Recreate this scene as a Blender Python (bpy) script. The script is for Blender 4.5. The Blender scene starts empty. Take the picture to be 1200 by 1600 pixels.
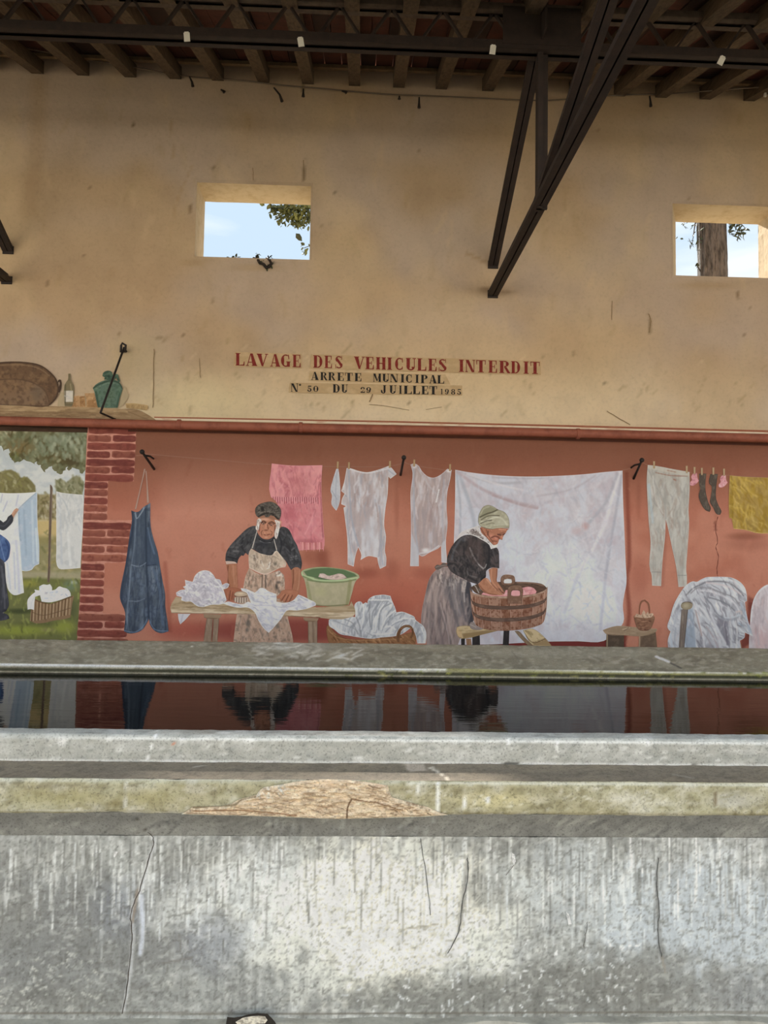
import bpy, bmesh, math, random
import numpy as np
from mathutils import Vector, Matrix
from mathutils.geometry import delaunay_2d_cdt
random.seed(7); RNG = np.random.RandomState(7)
S = bpy.context.scene; COL = S.collection
# ------------------------------------------------------------------ camera
F = 1200.0; DIST = 5.8; EYE = 1.16
CAM = Vector((0, -DIST, EYE))
def camera_axes(vpx=556.0, vpy=870.0, roll=.0165):
    dx, dy = vpx-600, vpy-800; c, s = math.cos(roll), math.sin(roll)
    x = c*dx+s*dy; y = -s*dx+c*dy
    p = math.atan(y/F); yaw = math.atan(-x/F*math.cos(p))
    f = Vector((math.sin(yaw)*math.cos(p), math.cos(yaw)*math.cos(p), math.sin(p)))
    r0 = Vector((math.cos(yaw), -math.sin(yaw), 0)); u0 = r0.cross(f)
    return c*r0+s*u0, -s*r0+c*u0, f
CR, CU, CF = camera_axes()
cam_data = bpy.data.cameras.new('camera'); cam = bpy.data.objects.new('camera', cam_data); COL.objects.link(cam)
cam_data.sensor_fit = 'VERTICAL'; cam_data.sensor_height = 24.0; cam_data.lens = F/1600*24.0; cam_data.clip_end = 500
m = Matrix((CR, CU, -CF)).transposed().to_4x4(); m.translation = CAM; cam.matrix_world = m
S.camera = cam
# ------------------------------------------------------------------ exposure, sky, sun
S.view_settings.view_transform = 'Standard'; S.view_settings.look = 'None'
S.view_settings.gamma = 1.0; S.view_settings.use_curve_mapping = False
S.view_settings.exposure = 1.3
SKY = 1.0; SUN = 7.0
world = bpy.data.worlds.new('sky'); S.world = world; world.use_nodes = True
nt = world.node_tree; nt.nodes.clear(); N = nt.nodes.new; L = nt.links.new
wo = N('ShaderNodeOutputWorld'); bg = N('ShaderNodeBackground'); tc = N('ShaderNodeTexCoord')
mp = N('ShaderNodeMapping'); mp.inputs['Scale'].default_value = (1.2, 1.2, 5.0)
nz = N('ShaderNodeTexNoise'); nz.inputs['Scale'].default_value = 2.2; nz.inputs['Detail'].default_value = 6
rp = N('ShaderNodeValToRGB'); rp.color_ramp.elements[0].position = .42; rp.color_ramp.elements[1].position = .58
rp.color_ramp.elements[0].color = (.27, .34, .41, 1); rp.color_ramp.elements[1].color = (.40, .43, .45, 1)
bg.inputs['Strength'].default_value = SKY
L(tc.outputs['Generated'], mp.inputs['Vector']); L(mp.outputs['Vector'], nz.inputs['Vector'])
L(nz.outputs['Fac'], rp.inputs['Fac']); L(rp.outputs['Color'], bg.inputs['Color']); L(bg.outputs['Background'], wo.inputs['Surface'])
sun_data = bpy.data.lights.new('sun', 'SUN'); sun = bpy.data.objects.new('sun', sun_data); COL.objects.link(sun)
sun_data.energy = SUN; sun_data.angle = math.radians(3.0); sun_data.color = (1.0, .93, .82)
sun.location = (-3, 20, 18)
sun.rotation_euler = Vector((.19, -1.0, -.705)).to_track_quat('-Z', 'Y').to_euler()
# ------------------------------------------------------------------ pixel <-> place
def ray(px, py): return CR*((px-600)/F) - CU*((py-800)/F) + CF
def at_y(px, py, y=0.0):
    d = ray(px, py); return CAM + d*((y-CAM.y)/d.y)
def at_z(px, py, z):
    d = ray(px, py); return CAM + d*((z-CAM.z)/d.z)
def at_x(px, py, x):
    d = ray(px, py); return CAM + d*((x-CAM.x)/d.x)
def project(P):
    P = np.asarray(P, float); d = P-np.array(CAM)
    w = d@np.array(CF)
    return np.stack([600+F*(d@np.array(CR))/w, 800-F*(d@np.array(CU))/w], -1)
def wall_points(xy, y=0.0):
    xy = np.asarray(xy, float)
    d = ((xy[:, :1]-600)/F)*np.array(CR) - ((xy[:, 1:]-800)/F)*np.array(CU) + np.array(CF)
    t = (y-CAM.y)/d[:, 1:2]
    return np.array(CAM)+d*t
# ------------------------------------------------------------------ materials
def lin(c):
    c = np.asarray(c, float)/255.0
    return np.where(c <= .04045, c/12.92, ((c+.055)/1.055)**2.4)
def rgb(c): return tuple(float(v) for v in lin(c))+(1.0,)
MATS = {}
def material(name, color=None, rough=.8, noise=None, attr=None, metal=0.0, bump=None, spec=.5, stretch=(1, 1, 1), noise2=None):
    """noise: (scale, colour2, low, high); attr: colour attribute; bump: (scale, strength, distance)"""
    if name in MATS: return MATS[name]
    mt = bpy.data.materials.new(name); mt.use_nodes = True; t = mt.node_tree
    b = t.nodes['Principled BSDF']; b.inputs['Roughness'].default_value = rough
    b.inputs['Metallic'].default_value = metal; b.inputs['Specular IOR Level'].default_value = spec
    N = t.nodes.new; L = t.links.new
    co = N('ShaderNodeTexCoord'); mpn = N('ShaderNodeMapping'); mpn.inputs['Scale'].default_value = stretch
    geo = N('ShaderNodeNewGeometry'); L(geo.outputs['Position'], mpn.inputs['Vector'])
    if attr:
        a = N('ShaderNodeAttribute'); a.attribute_name = attr; src = a.outputs['Color']
    else:
        r = N('ShaderNodeRGB'); r.outputs[0].default_value = rgb(color); src = r.outputs[0]
    for k, nn in enumerate((noise, noise2)):
        if not nn: continue
        n = N('ShaderNodeTexNoise'); n.inputs['Scale'].default_value = nn[0]; n.inputs['Detail'].default_value = 6
        n.inputs['Roughness'].default_value = .65
        L(mpn.outputs['Vector'], n.inputs['Vector'])
        rr = N('ShaderNodeMapRange'); rr.inputs['From Min'].default_value = nn[2]; rr.inputs['From Max'].default_value = nn[3]
        L(n.outputs['Fac'], rr.inputs['Value'])
        mx = N('ShaderNodeMix'); mx.data_type = 'RGBA'
        if isinstance(nn[1], (int, float)):          # value change
            mx.blend_type = 'MULTIPLY'; mx.inputs['B'].default_value = (nn[1],)*3+(1,)
        else: mx.inputs['B'].default_value = rgb(nn[1])
        L(rr.outputs['Result'], mx.inputs['Factor']); L(src, mx.inputs['A']); src = mx.outputs['Result']
    L(src, b.inputs['Base Color'])
    if bump:
        n = N('ShaderNodeTexNoise'); n.inputs['Scale'].default_value = bump[0]; n.inputs['Detail'].default_value = 8
        L(mpn.outputs['Vector'], n.inputs['Vector'])
        bp = N('ShaderNodeBump'); bp.inputs['Strength'].default_value = bump[1]; bp.inputs['Distance'].default_value = bump[2]
        L(n.outputs['Fac'], bp.inputs['Height']); L(bp.outputs['Normal'], b.inputs['Normal'])
    MATS[name] = mt; return mt
# ------------------------------------------------------------------ objects
def link_mesh(name, me, mat=None, parent=None, **props):
    o = bpy.data.objects.new(name, me); COL.objects.link(o)
    if mat and not me.materials: me.materials.append(mat)
    if parent is not None:
        o.parent = parent; o.matrix_parent_inverse = parent.matrix_world.inverted()
    for k, v in props.items(): o[k] = v
    return o
def from_bm(name, bm, mat=None, parent=None, smooth=False, **props):
    bm.normal_update()
    me = bpy.data.meshes.new(name); bm.to_mesh(me); bm.free()
    if smooth: me.polygons.foreach_set('use_smooth', [True]*len(me.polygons))
    return link_mesh(name, me, mat, parent, **props)
def empty(name, loc=(0, 0, 0), **props):
    o = bpy.data.objects.new(name, None); COL.objects.link(o); o.location = loc; o.empty_display_size = .1
    o.matrix_world = Matrix.Translation(loc)
    for k, v in props.items(): o[k] = v
    return o
def add_box(bm, lo, hi, mtx=None):
    vs = [bm.verts.new((x, y, z)) for x in (lo[0], hi[0]) for y in (lo[1], hi[1]) for z in (lo[2], hi[2])]
    for f in ((0, 1, 3, 2), (4, 6, 7, 5), (0, 4, 5, 1), (2, 3, 7, 6), (0, 2, 6, 4), (1, 5, 7, 3)):
        bm.faces.new([vs[i] for i in f])
    if mtx is not None:
        for v in vs: v.co = mtx @ v.co
    return vs
def add_bar(bm, a, b, w, h, up=(0, 0, 1), off=(0, 0)):
    """square bar from a to b: w across, h along up"""
    a, b = Vector(a), Vector(b); d = (b-a); ln = d.length; d.normalize()
    s = d.cross(Vector(up))
    if s.length < 1e-4: s = d.cross(Vector((1, 0, 0)))
    s.normalize(); u = s.cross(d).normalized()
    mt = Matrix((s, d, u)).transposed().to_4x4(); mt.translation = a
    return add_box(bm, (-w/2+off[0], 0, -h/2+off[1]), (w/2+off[0], ln, h/2+off[1]), mt)
def add_tube(bm, pts, r, seg=8, caps=True):
    pts = [Vector(p) for p in pts]; rs = r if isinstance(r, (list, tuple)) else [r]*len(pts)
    rings = []; ref = None
    for i, p in enumerate(pts):
        d = (pts[min(i+1, len(pts)-1)]-pts[max(i-1, 0)]).normalized()
        if ref is None: ref = Vector((0, 0, 1)) if abs(d.z) < .9 else Vector((1, 0, 0))
        s = d.cross(ref).normalized(); u = s.cross(d); ref = u
        rings.append([bm.verts.new(p+(s*math.cos(2*math.pi*k/seg)+u*math.sin(2*math.pi*k/seg))*rs[i]) for k in range(seg)])
    for A, B in zip(rings, rings[1:]):
        for k in range(seg): bm.faces.new((A[k], A[(k+1) % seg], B[(k+1) % seg], B[k]))
    if caps:
        bm.faces.new(rings[0][::-1]); bm.faces.new(rings[-1])
def add_ball(bm, c, r, u=10, v=6):
    bmesh.ops.create_uvsphere(bm, u_segments=u, v_segments=v, radius=r, matrix=Matrix.Translation(c))
# ------------------------------------------------------------------ painting with brush strokes on meshes
def vnoise(x, y, seed=0):
    xi = np.floor(x).astype(np.int64); yi = np.floor(y).astype(np.int64); fx = x-xi; fy = y-yi
    def h(a, b):
        n = (a*374761393+b*668265263+seed*974711) & 0x7fffffff
        n = ((n ^ (n >> 13))*1274126177) & 0x7fffffff
        return ((n ^ (n >> 16)) & 0xffff)/65535.0
    sx = fx*fx*(3-2*fx); sy = fy*fy*(3-2*fy)
    return (h(xi, yi)*(1-sx)+h(xi+1, yi)*sx)*(1-sy)+(h(xi, yi+1)*(1-sx)+h(xi+1, yi+1)*sx)*sy
def fbm(x, y, seed=0, oct=4):
    v = 0; a = .5; s = 0
    for o in range(oct):
        v = v+a*vnoise(x*2**o, y*2**o, seed+o*17); s += a; a *= .55
    return v/s
def seg_dist(X, Y, pts, closed=False):
    pts = np.asarray(pts, float); d = np.full(X.shape, 1e9)
    n = len(pts) if closed else len(pts)-1
    for i in range(n):
        a = pts[i]; b = pts[(i+1) % len(pts)]; v = b-a; q = max(v@v, 1e-9)
        t = np.clip(((X-a[0])*v[0]+(Y-a[1])*v[1])/q, 0, 1)
        d = np.minimum(d, np.hypot(X-a[0]-t*v[0], Y-a[1]-t*v[1]))
    return d
def inside(X, Y, pts):
    pts = np.asarray(pts, float); r = np.zeros(X.shape, bool); j = len(pts)-1
    for i in range(len(pts)):
        xi, yi = pts[i]; xj, yj = pts[j]
        if yi != yj:
            r ^= ((yi > Y) != (yj > Y)) & (X < (xj-xi)*(Y-yi)/(yj-yi)+xi)
        j = i
    return r
def ss(e0, e1, v):
    t = np.clip((v-e0)/(e1-e0+1e-9), 0, 1); return t*t*(3-2*t)
def spline(pts, n=6, closed=False):
    P = [np.asarray(p, float) for p in pts]; out = []; m = len(P)
    for i in range(m if closed else m-1):
        if closed: a, b, c, d = P[i-1], P[i], P[(i+1) % m], P[(i+2) % m]
        else: a, b, c, d = P[max(i-1, 0)], P[i], P[i+1], P[min(i+2, m-1)]
        for k in range(n):
            t = k/n
            out.append(tuple(.5*((2*b)+(c-a)*t+(2*a-5*b+4*c-d)*t*t+(3*b-a-3*c+d)*t**3)))
    if not closed: out.append(tuple(P[-1]))
    return out
# strokes: each returns an op f(X, Y, C, outline) -> C
def mix(C, col, a):
    a = np.clip(a, 0, 1)[:, None]; return C*(1-a)+np.asarray(col, float)*a
def ST(pts, w, col, a=1.0, soft=.6, smooth=True):
    p = spline(pts, 5) if smooth and len(pts) > 2 else pts
    return lambda X, Y, C, O: mix(C, col, a*(1-ss(w*(1-soft), w*(1+soft*.5), seg_dist(X, Y, p))))
def BL(cx, cy, rx, ry, col, a=1.0, soft=.8, rot=0.0):
    c, s = math.cos(math.radians(rot)), math.sin(math.radians(rot))
    def f(X, Y, C, O):
        u = ((X-cx)*c+(Y-cy)*s)/rx; v = (-(X-cx)*s+(Y-cy)*c)/ry
        return mix(C, col, a*(1-ss(1-soft, 1.0+.15*soft, np.hypot(u, v))))
    return f
def BLN(cx, cy, rx, ry, col, a=1.0, seed=0, rough=.9):
    """a patch with a ragged outline, for stains and painted glow"""
    def f(X, Y, C, O):
        d = np.hypot((X-cx)/rx, (Y-cy)/ry)+(fbm(X/70, Y/55, seed, 5)-.5)*rough*1.6+(fbm(X/14, Y/22, seed+9, 3)-.5)*rough*.7
        return mix(C, col, a*(1-ss(.35, 1.0, d)))
    return f
def PG(pts, col, a=1.0, soft=.8, smooth=False):
    p = spline(pts, 5, True) if smooth else pts
    def f(X, Y, C, O):
        d = seg_dist(X, Y, p, True); d = np.where(inside(X, Y, p), d, -d)
        return mix(C, col, a*ss(-soft*.5, soft*.5, d))
    return f
def EDGE(w, col, a=1.0, soft=.7, side=None):
    def f(X, Y, C, O):
        k = a*(1-ss(w*(1-soft), w*(1+soft*.3), seg_dist(X, Y, O, True)))
        if side is not None: k = k*side(X, Y)
        return mix(C, col, k)
    return f
def NZ(sx, sy, col, a=.5, lo=.45, hi=.75, seed=0, rot=0.0, oct=3):
    c, s = math.cos(math.radians(rot)), math.sin(math.radians(rot))
    return lambda X, Y, C, O: mix(C, col, a*ss(lo, hi, fbm(((X*c+Y*s))/sx, ((-X*s+Y*c))/sy, seed, oct)))
def RIDGE(along, across, dark, light, a=.6, rot=0.0, seed=0, warp=6.0):
    """cloth folds: sharp dark valleys and soft light crests running along one direction"""
    c, s = math.cos(math.radians(rot)), math.sin(math.radians(rot))
    def f(X, Y, C, O):
        w = (fbm(X/(along*.6), Y/(along*.6), seed+50, 3)-.5)*warp
        u = (X*c+Y*s)/along; v = ((-X*s+Y*c)+w)/across
        r = np.abs(fbm(u, v, seed, 3)-.5)*2
        C = mix(C, dark, a*(1-ss(.0, .22, r))); return mix(C, light, a*ss(.35, .7, r))
    return f
def GR(x0, y0, x1, y1, col, a0=0.0, a1=1.0):
    q = (x1-x0)**2+(y1-y0)**2
    return lambda X, Y, C, O: mix(C, col, a0+(a1-a0)*np.clip(((X-x0)*(x1-x0)+(Y-y0)*(y1-y0))/q, 0, 1))
def HATCH(poly, n, ln, w, cols, a=.6, ang=(0, 360), seed=0):
    """n short brush strokes scattered inside poly"""
    rs = np.random.RandomState(seed); p = np.asarray(poly, float); lo, hi = p.min(0), p.max(0); L_ = []
    while len(L_) < n:
        c = lo+(hi-lo)*rs.rand(2)
        if not inside(c[:1], c[1:], p)[0]: continue
        t = math.radians(ang[0]+(ang[1]-ang[0])*rs.rand()); l = ln*(.5+rs.rand())*.5
        b = rs.randn(2)*l*.15
        L_.append(ST([c-l*np.array((math.cos(t), math.sin(t))), c+b, c+l*np.array((math.cos(t), math.sin(t)))],
                     w*(.6+.8*rs.rand()), cols[rs.randint(len(cols))], a*(.5+.5*rs.rand()), .7, False))
    def f(X, Y, C, O):
        for g in L_: C = g(X, Y, C, O)
        return C
    return f
def color_mesh(me, cols_srgb, light, sat=1.0):
    if sat != 1.0: g_ = cols_srgb@np.array((.3, .55, .15)); cols_srgb = g_[:, None]+(cols_srgb-g_[:, None])*sat
    lc = lin(np.clip(cols_srgb, 0, 255))/light
    lc = np.clip(lc, .004, .93)
    at = me.color_attributes.new('paint', 'FLOAT_COLOR', 'POINT')
    at.data.foreach_set('color', np.concatenate([lc, np.ones((len(lc), 1))], 1).astype(np.float32).ravel())
LIGHT = .75          # what a white wall shows here: photograph colours are divided by it to get the paint's own colour
LAYER = .0007
PIECE = [0]
def soften(pts, n=4, corner=58):
    """round an outline, keeping its sharp corners"""
    P = [np.asarray(p, float) for p in pts]; m = len(P); tan = []
    if m < 5: return pts
    for i in range(m):
        a, b = P[i]-P[i-1], P[(i+1) % m]-P[i]; la, lb = np.hypot(*a), np.hypot(*b)
        c = np.dot(a, b)/(la*lb+1e-9); tan.append(None if c < math.cos(math.radians(corner)) else (a/(la+1e-9)+b/(lb+1e-9))*.5)
    out = []
    for i in range(m):
        j = (i+1) % m; p, q = P[i], P[j]; d = np.hypot(*(q-p)); ch = (q-p)
        if (tan[i] is None and tan[j] is None) or d < 1.5: out.append(tuple(p)); continue
        t0 = ch if tan[i] is None else tan[i]*d; t1 = ch if tan[j] is None else tan[j]*d
        for k in range(n):
            t = k/n; h = 2*t**3-3*t*t+1
            out.append(tuple(h*p+(t**3-2*t*t+t)*t0+(1-h)*q+(t**3-t*t)*t1))
    return out
def fill_points(outline, step):
    o = np.asarray(outline, float); per = []
    for i in range(len(o)):
        a, b = o[i], o[(i+1) % len(o)]; n = max(1, int(math.ceil(np.hypot(*(b-a))/step)))
        per += [a+(b-a)*k/n for k in range(n)]
    per = np.array(per); lo, hi = per.min(0), per.max(0)
    xs = np.arange(lo[0], hi[0]+step, step); ys = np.arange(lo[1], hi[1]+step, step*.866)
    gx, gy = np.meshgrid(xs, ys); gx = gx+(np.arange(len(ys)) % 2)[:, None]*step*.5
    gx, gy = gx.ravel(), gy.ravel(); k = inside(gx, gy, per); gx, gy = gx[k], gy[k]
    if len(gx):
        k = seg_dist(gx, gy, per, True) > step*.45; gx, gy = gx[k], gy[k]
    return per, np.stack([gx, gy], -1)
def paint(name, outline, base, ops=(), step=2.0, layer=1, parent=None, light=None, mat=None, smooth=False, round_=True, **props):
    outline = spline(outline, 5, True) if smooth else soften(outline) if round_ else outline
    per, inn = fill_points(outline, step); pts = np.concatenate([per, inn]) if len(inn) else per
    n = len(per)
    vs, es, fs, *_ = delaunay_2d_cdt([Vector(p) for p in pts], [], [list(range(n))], 1, 1e-5)
    xy = np.array([tuple(v) for v in vs]); X, Y = xy[:, 0], xy[:, 1]
    C = np.tile(np.asarray(base, float), (len(xy), 1))
    for f in ops: C = f(X, Y, C, per)
    PIECE[0] += 1; P = wall_points(xy, -.002-layer*LAYER-(PIECE[0] % 100)*5e-6)
    faces = []
    for f in fs:
        a, b, c = (xy[i] for i in f[:3])
        faces.append(tuple(f) if (b[0]-a[0])*(c[1]-a[1])-(b[1]-a[1])*(c[0]-a[0]) < 0 else tuple(reversed(f)))
    me = bpy.data.meshes.new(name); me.from_pydata(P.tolist(), [], faces); me.update()
    color_mesh(me, C, light or LIGHT, .88)
    return link_mesh(name, me, mat or MATS['mural_paint'], parent, **props)
def K(k, *v):
    ox, oy, s = k; return [(ox+v[i]/s, oy+v[i+1]/s) for i in range(0, len(v), 2)]
k1=(0,520,4.); k2=(0,750,4.); k3=(260,700,4.615); k4=(480,700,4.615); k5=(640,770,5.); k6=(690,690,3.75); k7=(930,690,4.444)
m1=(340,775,8.); m2=(720,780,8.571); g1=(0,660,8.); g2=(0,820,8.); t3=(260,880,5.); b4=(500,910,5.4545); r5=(1030,880,7.0588); c6=(280,1190,2.727)
material('mural_paint', attr='paint', rough=.75, noise=(55, .93, .45, .75), noise2=(9, .96, .5, .7), bump=(120, .15, .002), spec=.25)
# ================================================================== wall with two window openings
material('plaster', attr='paint', rough=.9, noise=(3.2, .88, .42, .7), noise2=(38, .90, .5, .72), bump=(26, .35, .006), spec=.2)
material('reveal_plaster', (194, 176, 148), .9, (14, (174, 154, 122), .45, .75), bump=(30, .4, .006), spec=.2)
def zrel(px, py): return at_y(px, py).z
ROOF_Z = EYE+3.67; SLOPE = .33; EAVE = -3.4
def roof_z(y): return ROOF_Z+SLOPE*y
T_WALL = .32
w1 = (at_y(306, 340).x, at_y(485, 340).x, at_y(304, 400.5).z, at_y(308, 285).z)
w2 = (at_y(1051, 380).x, at_y(1184.4, 346, T_WALL).x, at_y(1052, 430).z, at_y(1050, 318).z)
def axis(lo, hi, cuts, f0, f1, fine, coarse):
    v = [lo]; 
    while v[-1] < hi: v.append(v[-1]+(fine if f0 <= v[-1] < f1 else coarse))
    v = [a for a in v if all(abs(a-c) > fine*.45 for c in cuts) and a < hi-1e-3 or a == lo]
    return sorted(set(v+list(cuts)+[hi]))
XS = axis(-6.5, 7.5, [w1[0], w1[1], w2[0], w2[1]], -3.2, 3.7, .024, .5)
ZS = axis(0.0, ROOF_Z+.13, [w1[2], w1[3], w2[2], w2[3]], 2.0, 5.0, .024, .35)
def hole(x, z): return any(w[0] < x < w[1] and w[2] < z < w[3] for w in (w1, w2))
bm = bmesh.new(); gridv = {}
def gv(i, j, y):
    k = (i, j, y)
    if k not in gridv:
        x, z = XS[i], ZS[j]
        b = 0.0
        if y == 0.0 and all(not (w[0]-.01 <= x <= w[1]+.01 and w[2]-.01 <= z <= w[3]+.01) for w in (w1, w2)) and z > 2.2: b = .006*fbm(np.array([x*1.7]), np.array([z*1.7]), 5)[0]+.004*vnoise(np.array([x*7.]), np.array([z*7.]), 9)[0]
        gridv[k] = bm.verts.new((x, y+b if y == 0 else y, z))
    return gridv[k]
for i in range(len(XS)-1):
    for j in range(len(ZS)-1):
        if hole((XS[i]+XS[i+1])/2, (ZS[j]+ZS[j+1])/2): continue
        bm.faces.new((gv(i, j, 0.0), gv(i+1, j, 0.0), gv(i+1, j+1, 0.0), gv(i, j+1, 0.0)))
# outer skin, coarse, with the same openings
OX = [-6.5, w1[0], w1[1], w2[0]+.16, w2[1], 7.5]; OZ = sorted({0, w1[2], w1[3], w2[2], w2[3], ROOF_Z+.13})
for i in range(len(OX)-1):
    for j in range(len(OZ)-1):
        cx, cz = (OX[i]+OX[i+1])/2, (OZ[j]+OZ[j+1])/2
        if hole(cx, cz) : continue
        q = [bm.verts.new((x, T_WALL, z)) for x, z in ((OX[i], OZ[j]), (OX[i], OZ[j+1]), (OX[i+1], OZ[j+1]), (OX[i+1], OZ[j]))]
        bm.faces.new(q)
for a, b in (((-6.5, 0), (-6.5, ROOF_Z+.13)), ((7.5, ROOF_Z+.13), (7.5, 0)), ((-6.5, ROOF_Z+.13), (7.5, ROOF_Z+.13))):
    bm.faces.new([bm.verts.new(p) for p in ((a[0], 0, a[1]), (b[0], 0, b[1]), (b[0], T_WALL, b[1]), (a[0], T_WALL, a[1]))])
bmesh.ops.recalc_face_normals(bm, faces=bm.faces[:])
me = bpy.data.meshes.new('wall_back'); bm.to_mesh(me); bm.free()
co = np.empty(len(me.vertices)*3); me.vertices.foreach_get('co', co); co = co.reshape(-1, 3)
pxy = project(co); X, Y = pxy[:, 0], pxy[:, 1]
C = np.tile(np.array((178., 159., 140.)), (len(co), 1))
wall_ops = [NZ(220, 150, (172, 144, 108), .6, .4, .7, 2), NZ(90, 120, (196, 172, 136), .5, .45, .75, 6),
  BL(700, 650, 760, 110, (214, 196, 164), .75, .95), BL(300, 630, 150, 60, (208, 194, 154), .6), BL(215, 560, 60, 60, (176, 158, 120), .5), BL(700, 560, 330, 60, (196, 168, 130), .4), BL(640,600,320,46,(204,180,142),.6),
  HATCH([(0, 130), (1200, 170), (1200, 660), (0, 640)], 130, 26, 4.5, [(160, 136, 102), (200, 176, 140), (170, 150, 116)], .28, (60, 120), 5),
  HATCH([(230, 520), (1200, 560), (1200, 660), (230, 645)], 80, 12, 2.0, [(150, 128, 92), (214, 196, 160), (140, 122, 90)], .4, (30, 150), 6),
  HATCH([(0, 130), (1200, 170), (1200, 660), (0, 640)], 30, 4, 1.3, [(96, 78, 56), (120, 100, 74)], .7, (40, 140), 12),
  ST([(268, 400), (272, 330), (300, 260)], 2, (164, 136, 102), .4), ST([(312, 560), (313, 590)], 1.2, (140, 120, 92), .6),
  ST([(1013, 490), (1017, 520)], 2, (130, 110, 84), .6), ST([(957, 470), (956, 500)], 1.4, (150, 128, 98), .6), 
BL(945, 600, 5, 3, (110, 92, 70), .7), BL(848, 556, 4, 3, (110, 92, 70), .6),
  ST([(60, 130), (58, 230), (45, 330)], 16, (160, 134, 102), .4, .9), ST([(297, 320), (300, 345)], 1.6, (110, 88, 64), .6), ST([(395, 275), (396, 282)], 1.2, (100, 82, 60), .6), ST([(474, 250), (475, 280)], 1.2, (112, 94, 72), .7), BL(474, 247, 2, 2, (70, 56, 40), .8), BL(333, 263, 5, 4, (120, 100, 76), .7), BL(522, 302, 3, 2, (70, 58, 44), .7),
  ST([(240, 530), (265, 525), (255, 535)], 2, (130, 112, 84), .5), BL(760, 452, 16, 5, (120, 98, 72), .5), BL(790, 458, 20, 3, (104, 84, 60), .4), ST([(728, 395), (764, 412)], 3, (150, 124, 92), .5), ST([(470, 120), (476, 150)], 1.5, (96, 78, 56), .5), ST([(268, 190), (270, 245)], 2, (158, 132, 100), .5), ST([(1150,455),(1155,466)],2.5,(110,90,66),.6),
  BL(300, 410, 30, 8, (160, 134, 100), .4), BL(400, 418, 60, 8, (166, 140, 104), .4), BL(1100, 446, 70, 8, (160, 134, 100), .4)]
for f in wall_ops: C = f(X, Y, C, None)
color_mesh(me, C, LIGHT)
wall_back = link_mesh('wall_back', me, MATS['plaster'], None, kind='structure')
wall_back['label'] = 'beige plaster wall above the mural'
# window reveals: lintel, jambs and sill of each opening
def window(name, w, back, label):
    bm = bmesh.new(); rs = random.Random(3); n = 10
    fr = [(w[0], w[2]), (w[1], w[2]), (w[1], w[3]), (w[0], w[3])]; bk = [(back[0], back[2]), (back[1], back[2]), (back[1], back[3]), (back[0], back[3])]
    for k in range(4):
        a, b, c, d = fr[k], fr[(k+1) % 4], bk[(k+1) % 4], bk[k]
        g = []
        for i in range(n+1):
            t = i/n; row = []
            for j in range(5):
                s = j/4
                x = (a[0]*(1-t)+b[0]*t)*(1-s)+(d[0]*(1-t)+c[0]*t)*s; z = (a[1]*(1-t)+b[1]*t)*(1-s)+(d[1]*(1-t)+c[1]*t)*s
                e = .002 if 0 < i < n and 0 < j else 0
                row.append(bm.verts.new((x+rs.uniform(-e, e), T_WALL*s, z+rs.uniform(-e, e))))
            g.append(row)
        for i in range(n):
            for j in range(4): bm.faces.new((g[i][j], g[i+1][j], g[i+1][j+1], g[i][j+1]))
    bmesh.ops.remove_doubles(bm, verts=bm.verts[:], dist=1e-5); bmesh.ops.recalc_face_normals(bm, faces=bm.faces[:])
    bmesh.ops.reverse_faces(bm, faces=bm.faces[:])
    o = from_bm(name, bm, MATS['reveal_plaster'], None, kind='structure'); o['label'] = label
window('window_1', w1, w1, 'unglazed opening left of the truss with pale reveals')
window('window_2', w2, (w2[0]+.16, w2[1], w2[2], w2[3]), 'unglazed opening at the right with a tree trunk behind')
# ================================================================== floor and ground outside
material('floor_concrete', (150, 140, 122), .9, (2.2, (128, 118, 102), .4, .7), bump=(30, .4, .01))
material('gravel', (154, 145, 126), .95, (1.2, (134, 126, 106), .4, .7), noise2=(40, .8, .45, .7))
bm = bmesh.new(); add_box(bm, (-7, -9, -.12), (8, T_WALL, 0)); from_bm('floor', bm, MATS['floor_concrete'], None, kind='structure')
bm = bmesh.new()
for x0, x1, y0, y1 in ((-40, 40, T_WALL, 60), (-40, 40, -50, -9), (-40, -7, -9, T_WALL), (8, 40, -9, T_WALL)): 
    bm.faces.new([bm.verts.new(p) for p in ((x0, y0, -.02), (x1, y0, -.02), (x1, y1, -.02), (x0, y1, -.02))])
from_bm('ground', bm, MATS['gravel'], None, kind='structure')
# ================================================================== roof: boards on battens on rafters
material('old_wood', (96, 78, 58), .85, (9, (62, 50, 36), .4, .7), stretch=(6, 1, 6), bump=(40, .4, .004))
material('batten_wood', (150, 128, 98), .85, (12, (112, 92, 70), .4, .7))
material('tile_red', (92, 48, 36), .85, (6, (60, 36, 28), .4, .7), noise2=(30, .7, .5, .75))
material('tile_dark', (60, 36, 28), .85, (6, (44, 30, 24), .4, .7))
material('roof_outer', (150, 96, 72), .9)
def slope_box(x0, x1, y0, y1, dz0, dz1):
    bm = bmesh.new(); vs = add_box(bm, (x0, y0, 0), (x1, y1, 1))
    for v in vs: v.co.z = roof_z(v.co.y)+(dz0 if v.co.z < .5 else dz1)
    return bm
ceil_ = from_bm('ceiling', slope_box(-6.5, 7.5, EAVE, .45, .195, .26), MATS['roof_outer'], None, kind='structure')
ceil_['label'] = 'dark timber roof sloping down from the wall'
rx0 = at_y(130, 118).x
RAF = [rx0+.348*k for k in range(-9, 17)]
RH, RW = .10, .088
rme = None
for k, x in enumerate(RAF):
    if rme is None:
        bm = slope_box(-RW/2, RW/2, EAVE, -.001, 0, RH); bm.normal_update(); rme = bpy.data.meshes.new('rafter'); bm.to_mesh(rme); bm.free(); rme.materials.append(MATS['old_wood'])
    o = link_mesh('rafter', rme, None, ceil_); o.location.x = x+random.uniform(-.015, .015); o.rotation_euler.z = random.uniform(-.006, .006)
BAT = [-.10, -.62, -1.30, -1.95, -2.6, -3.25]
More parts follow.
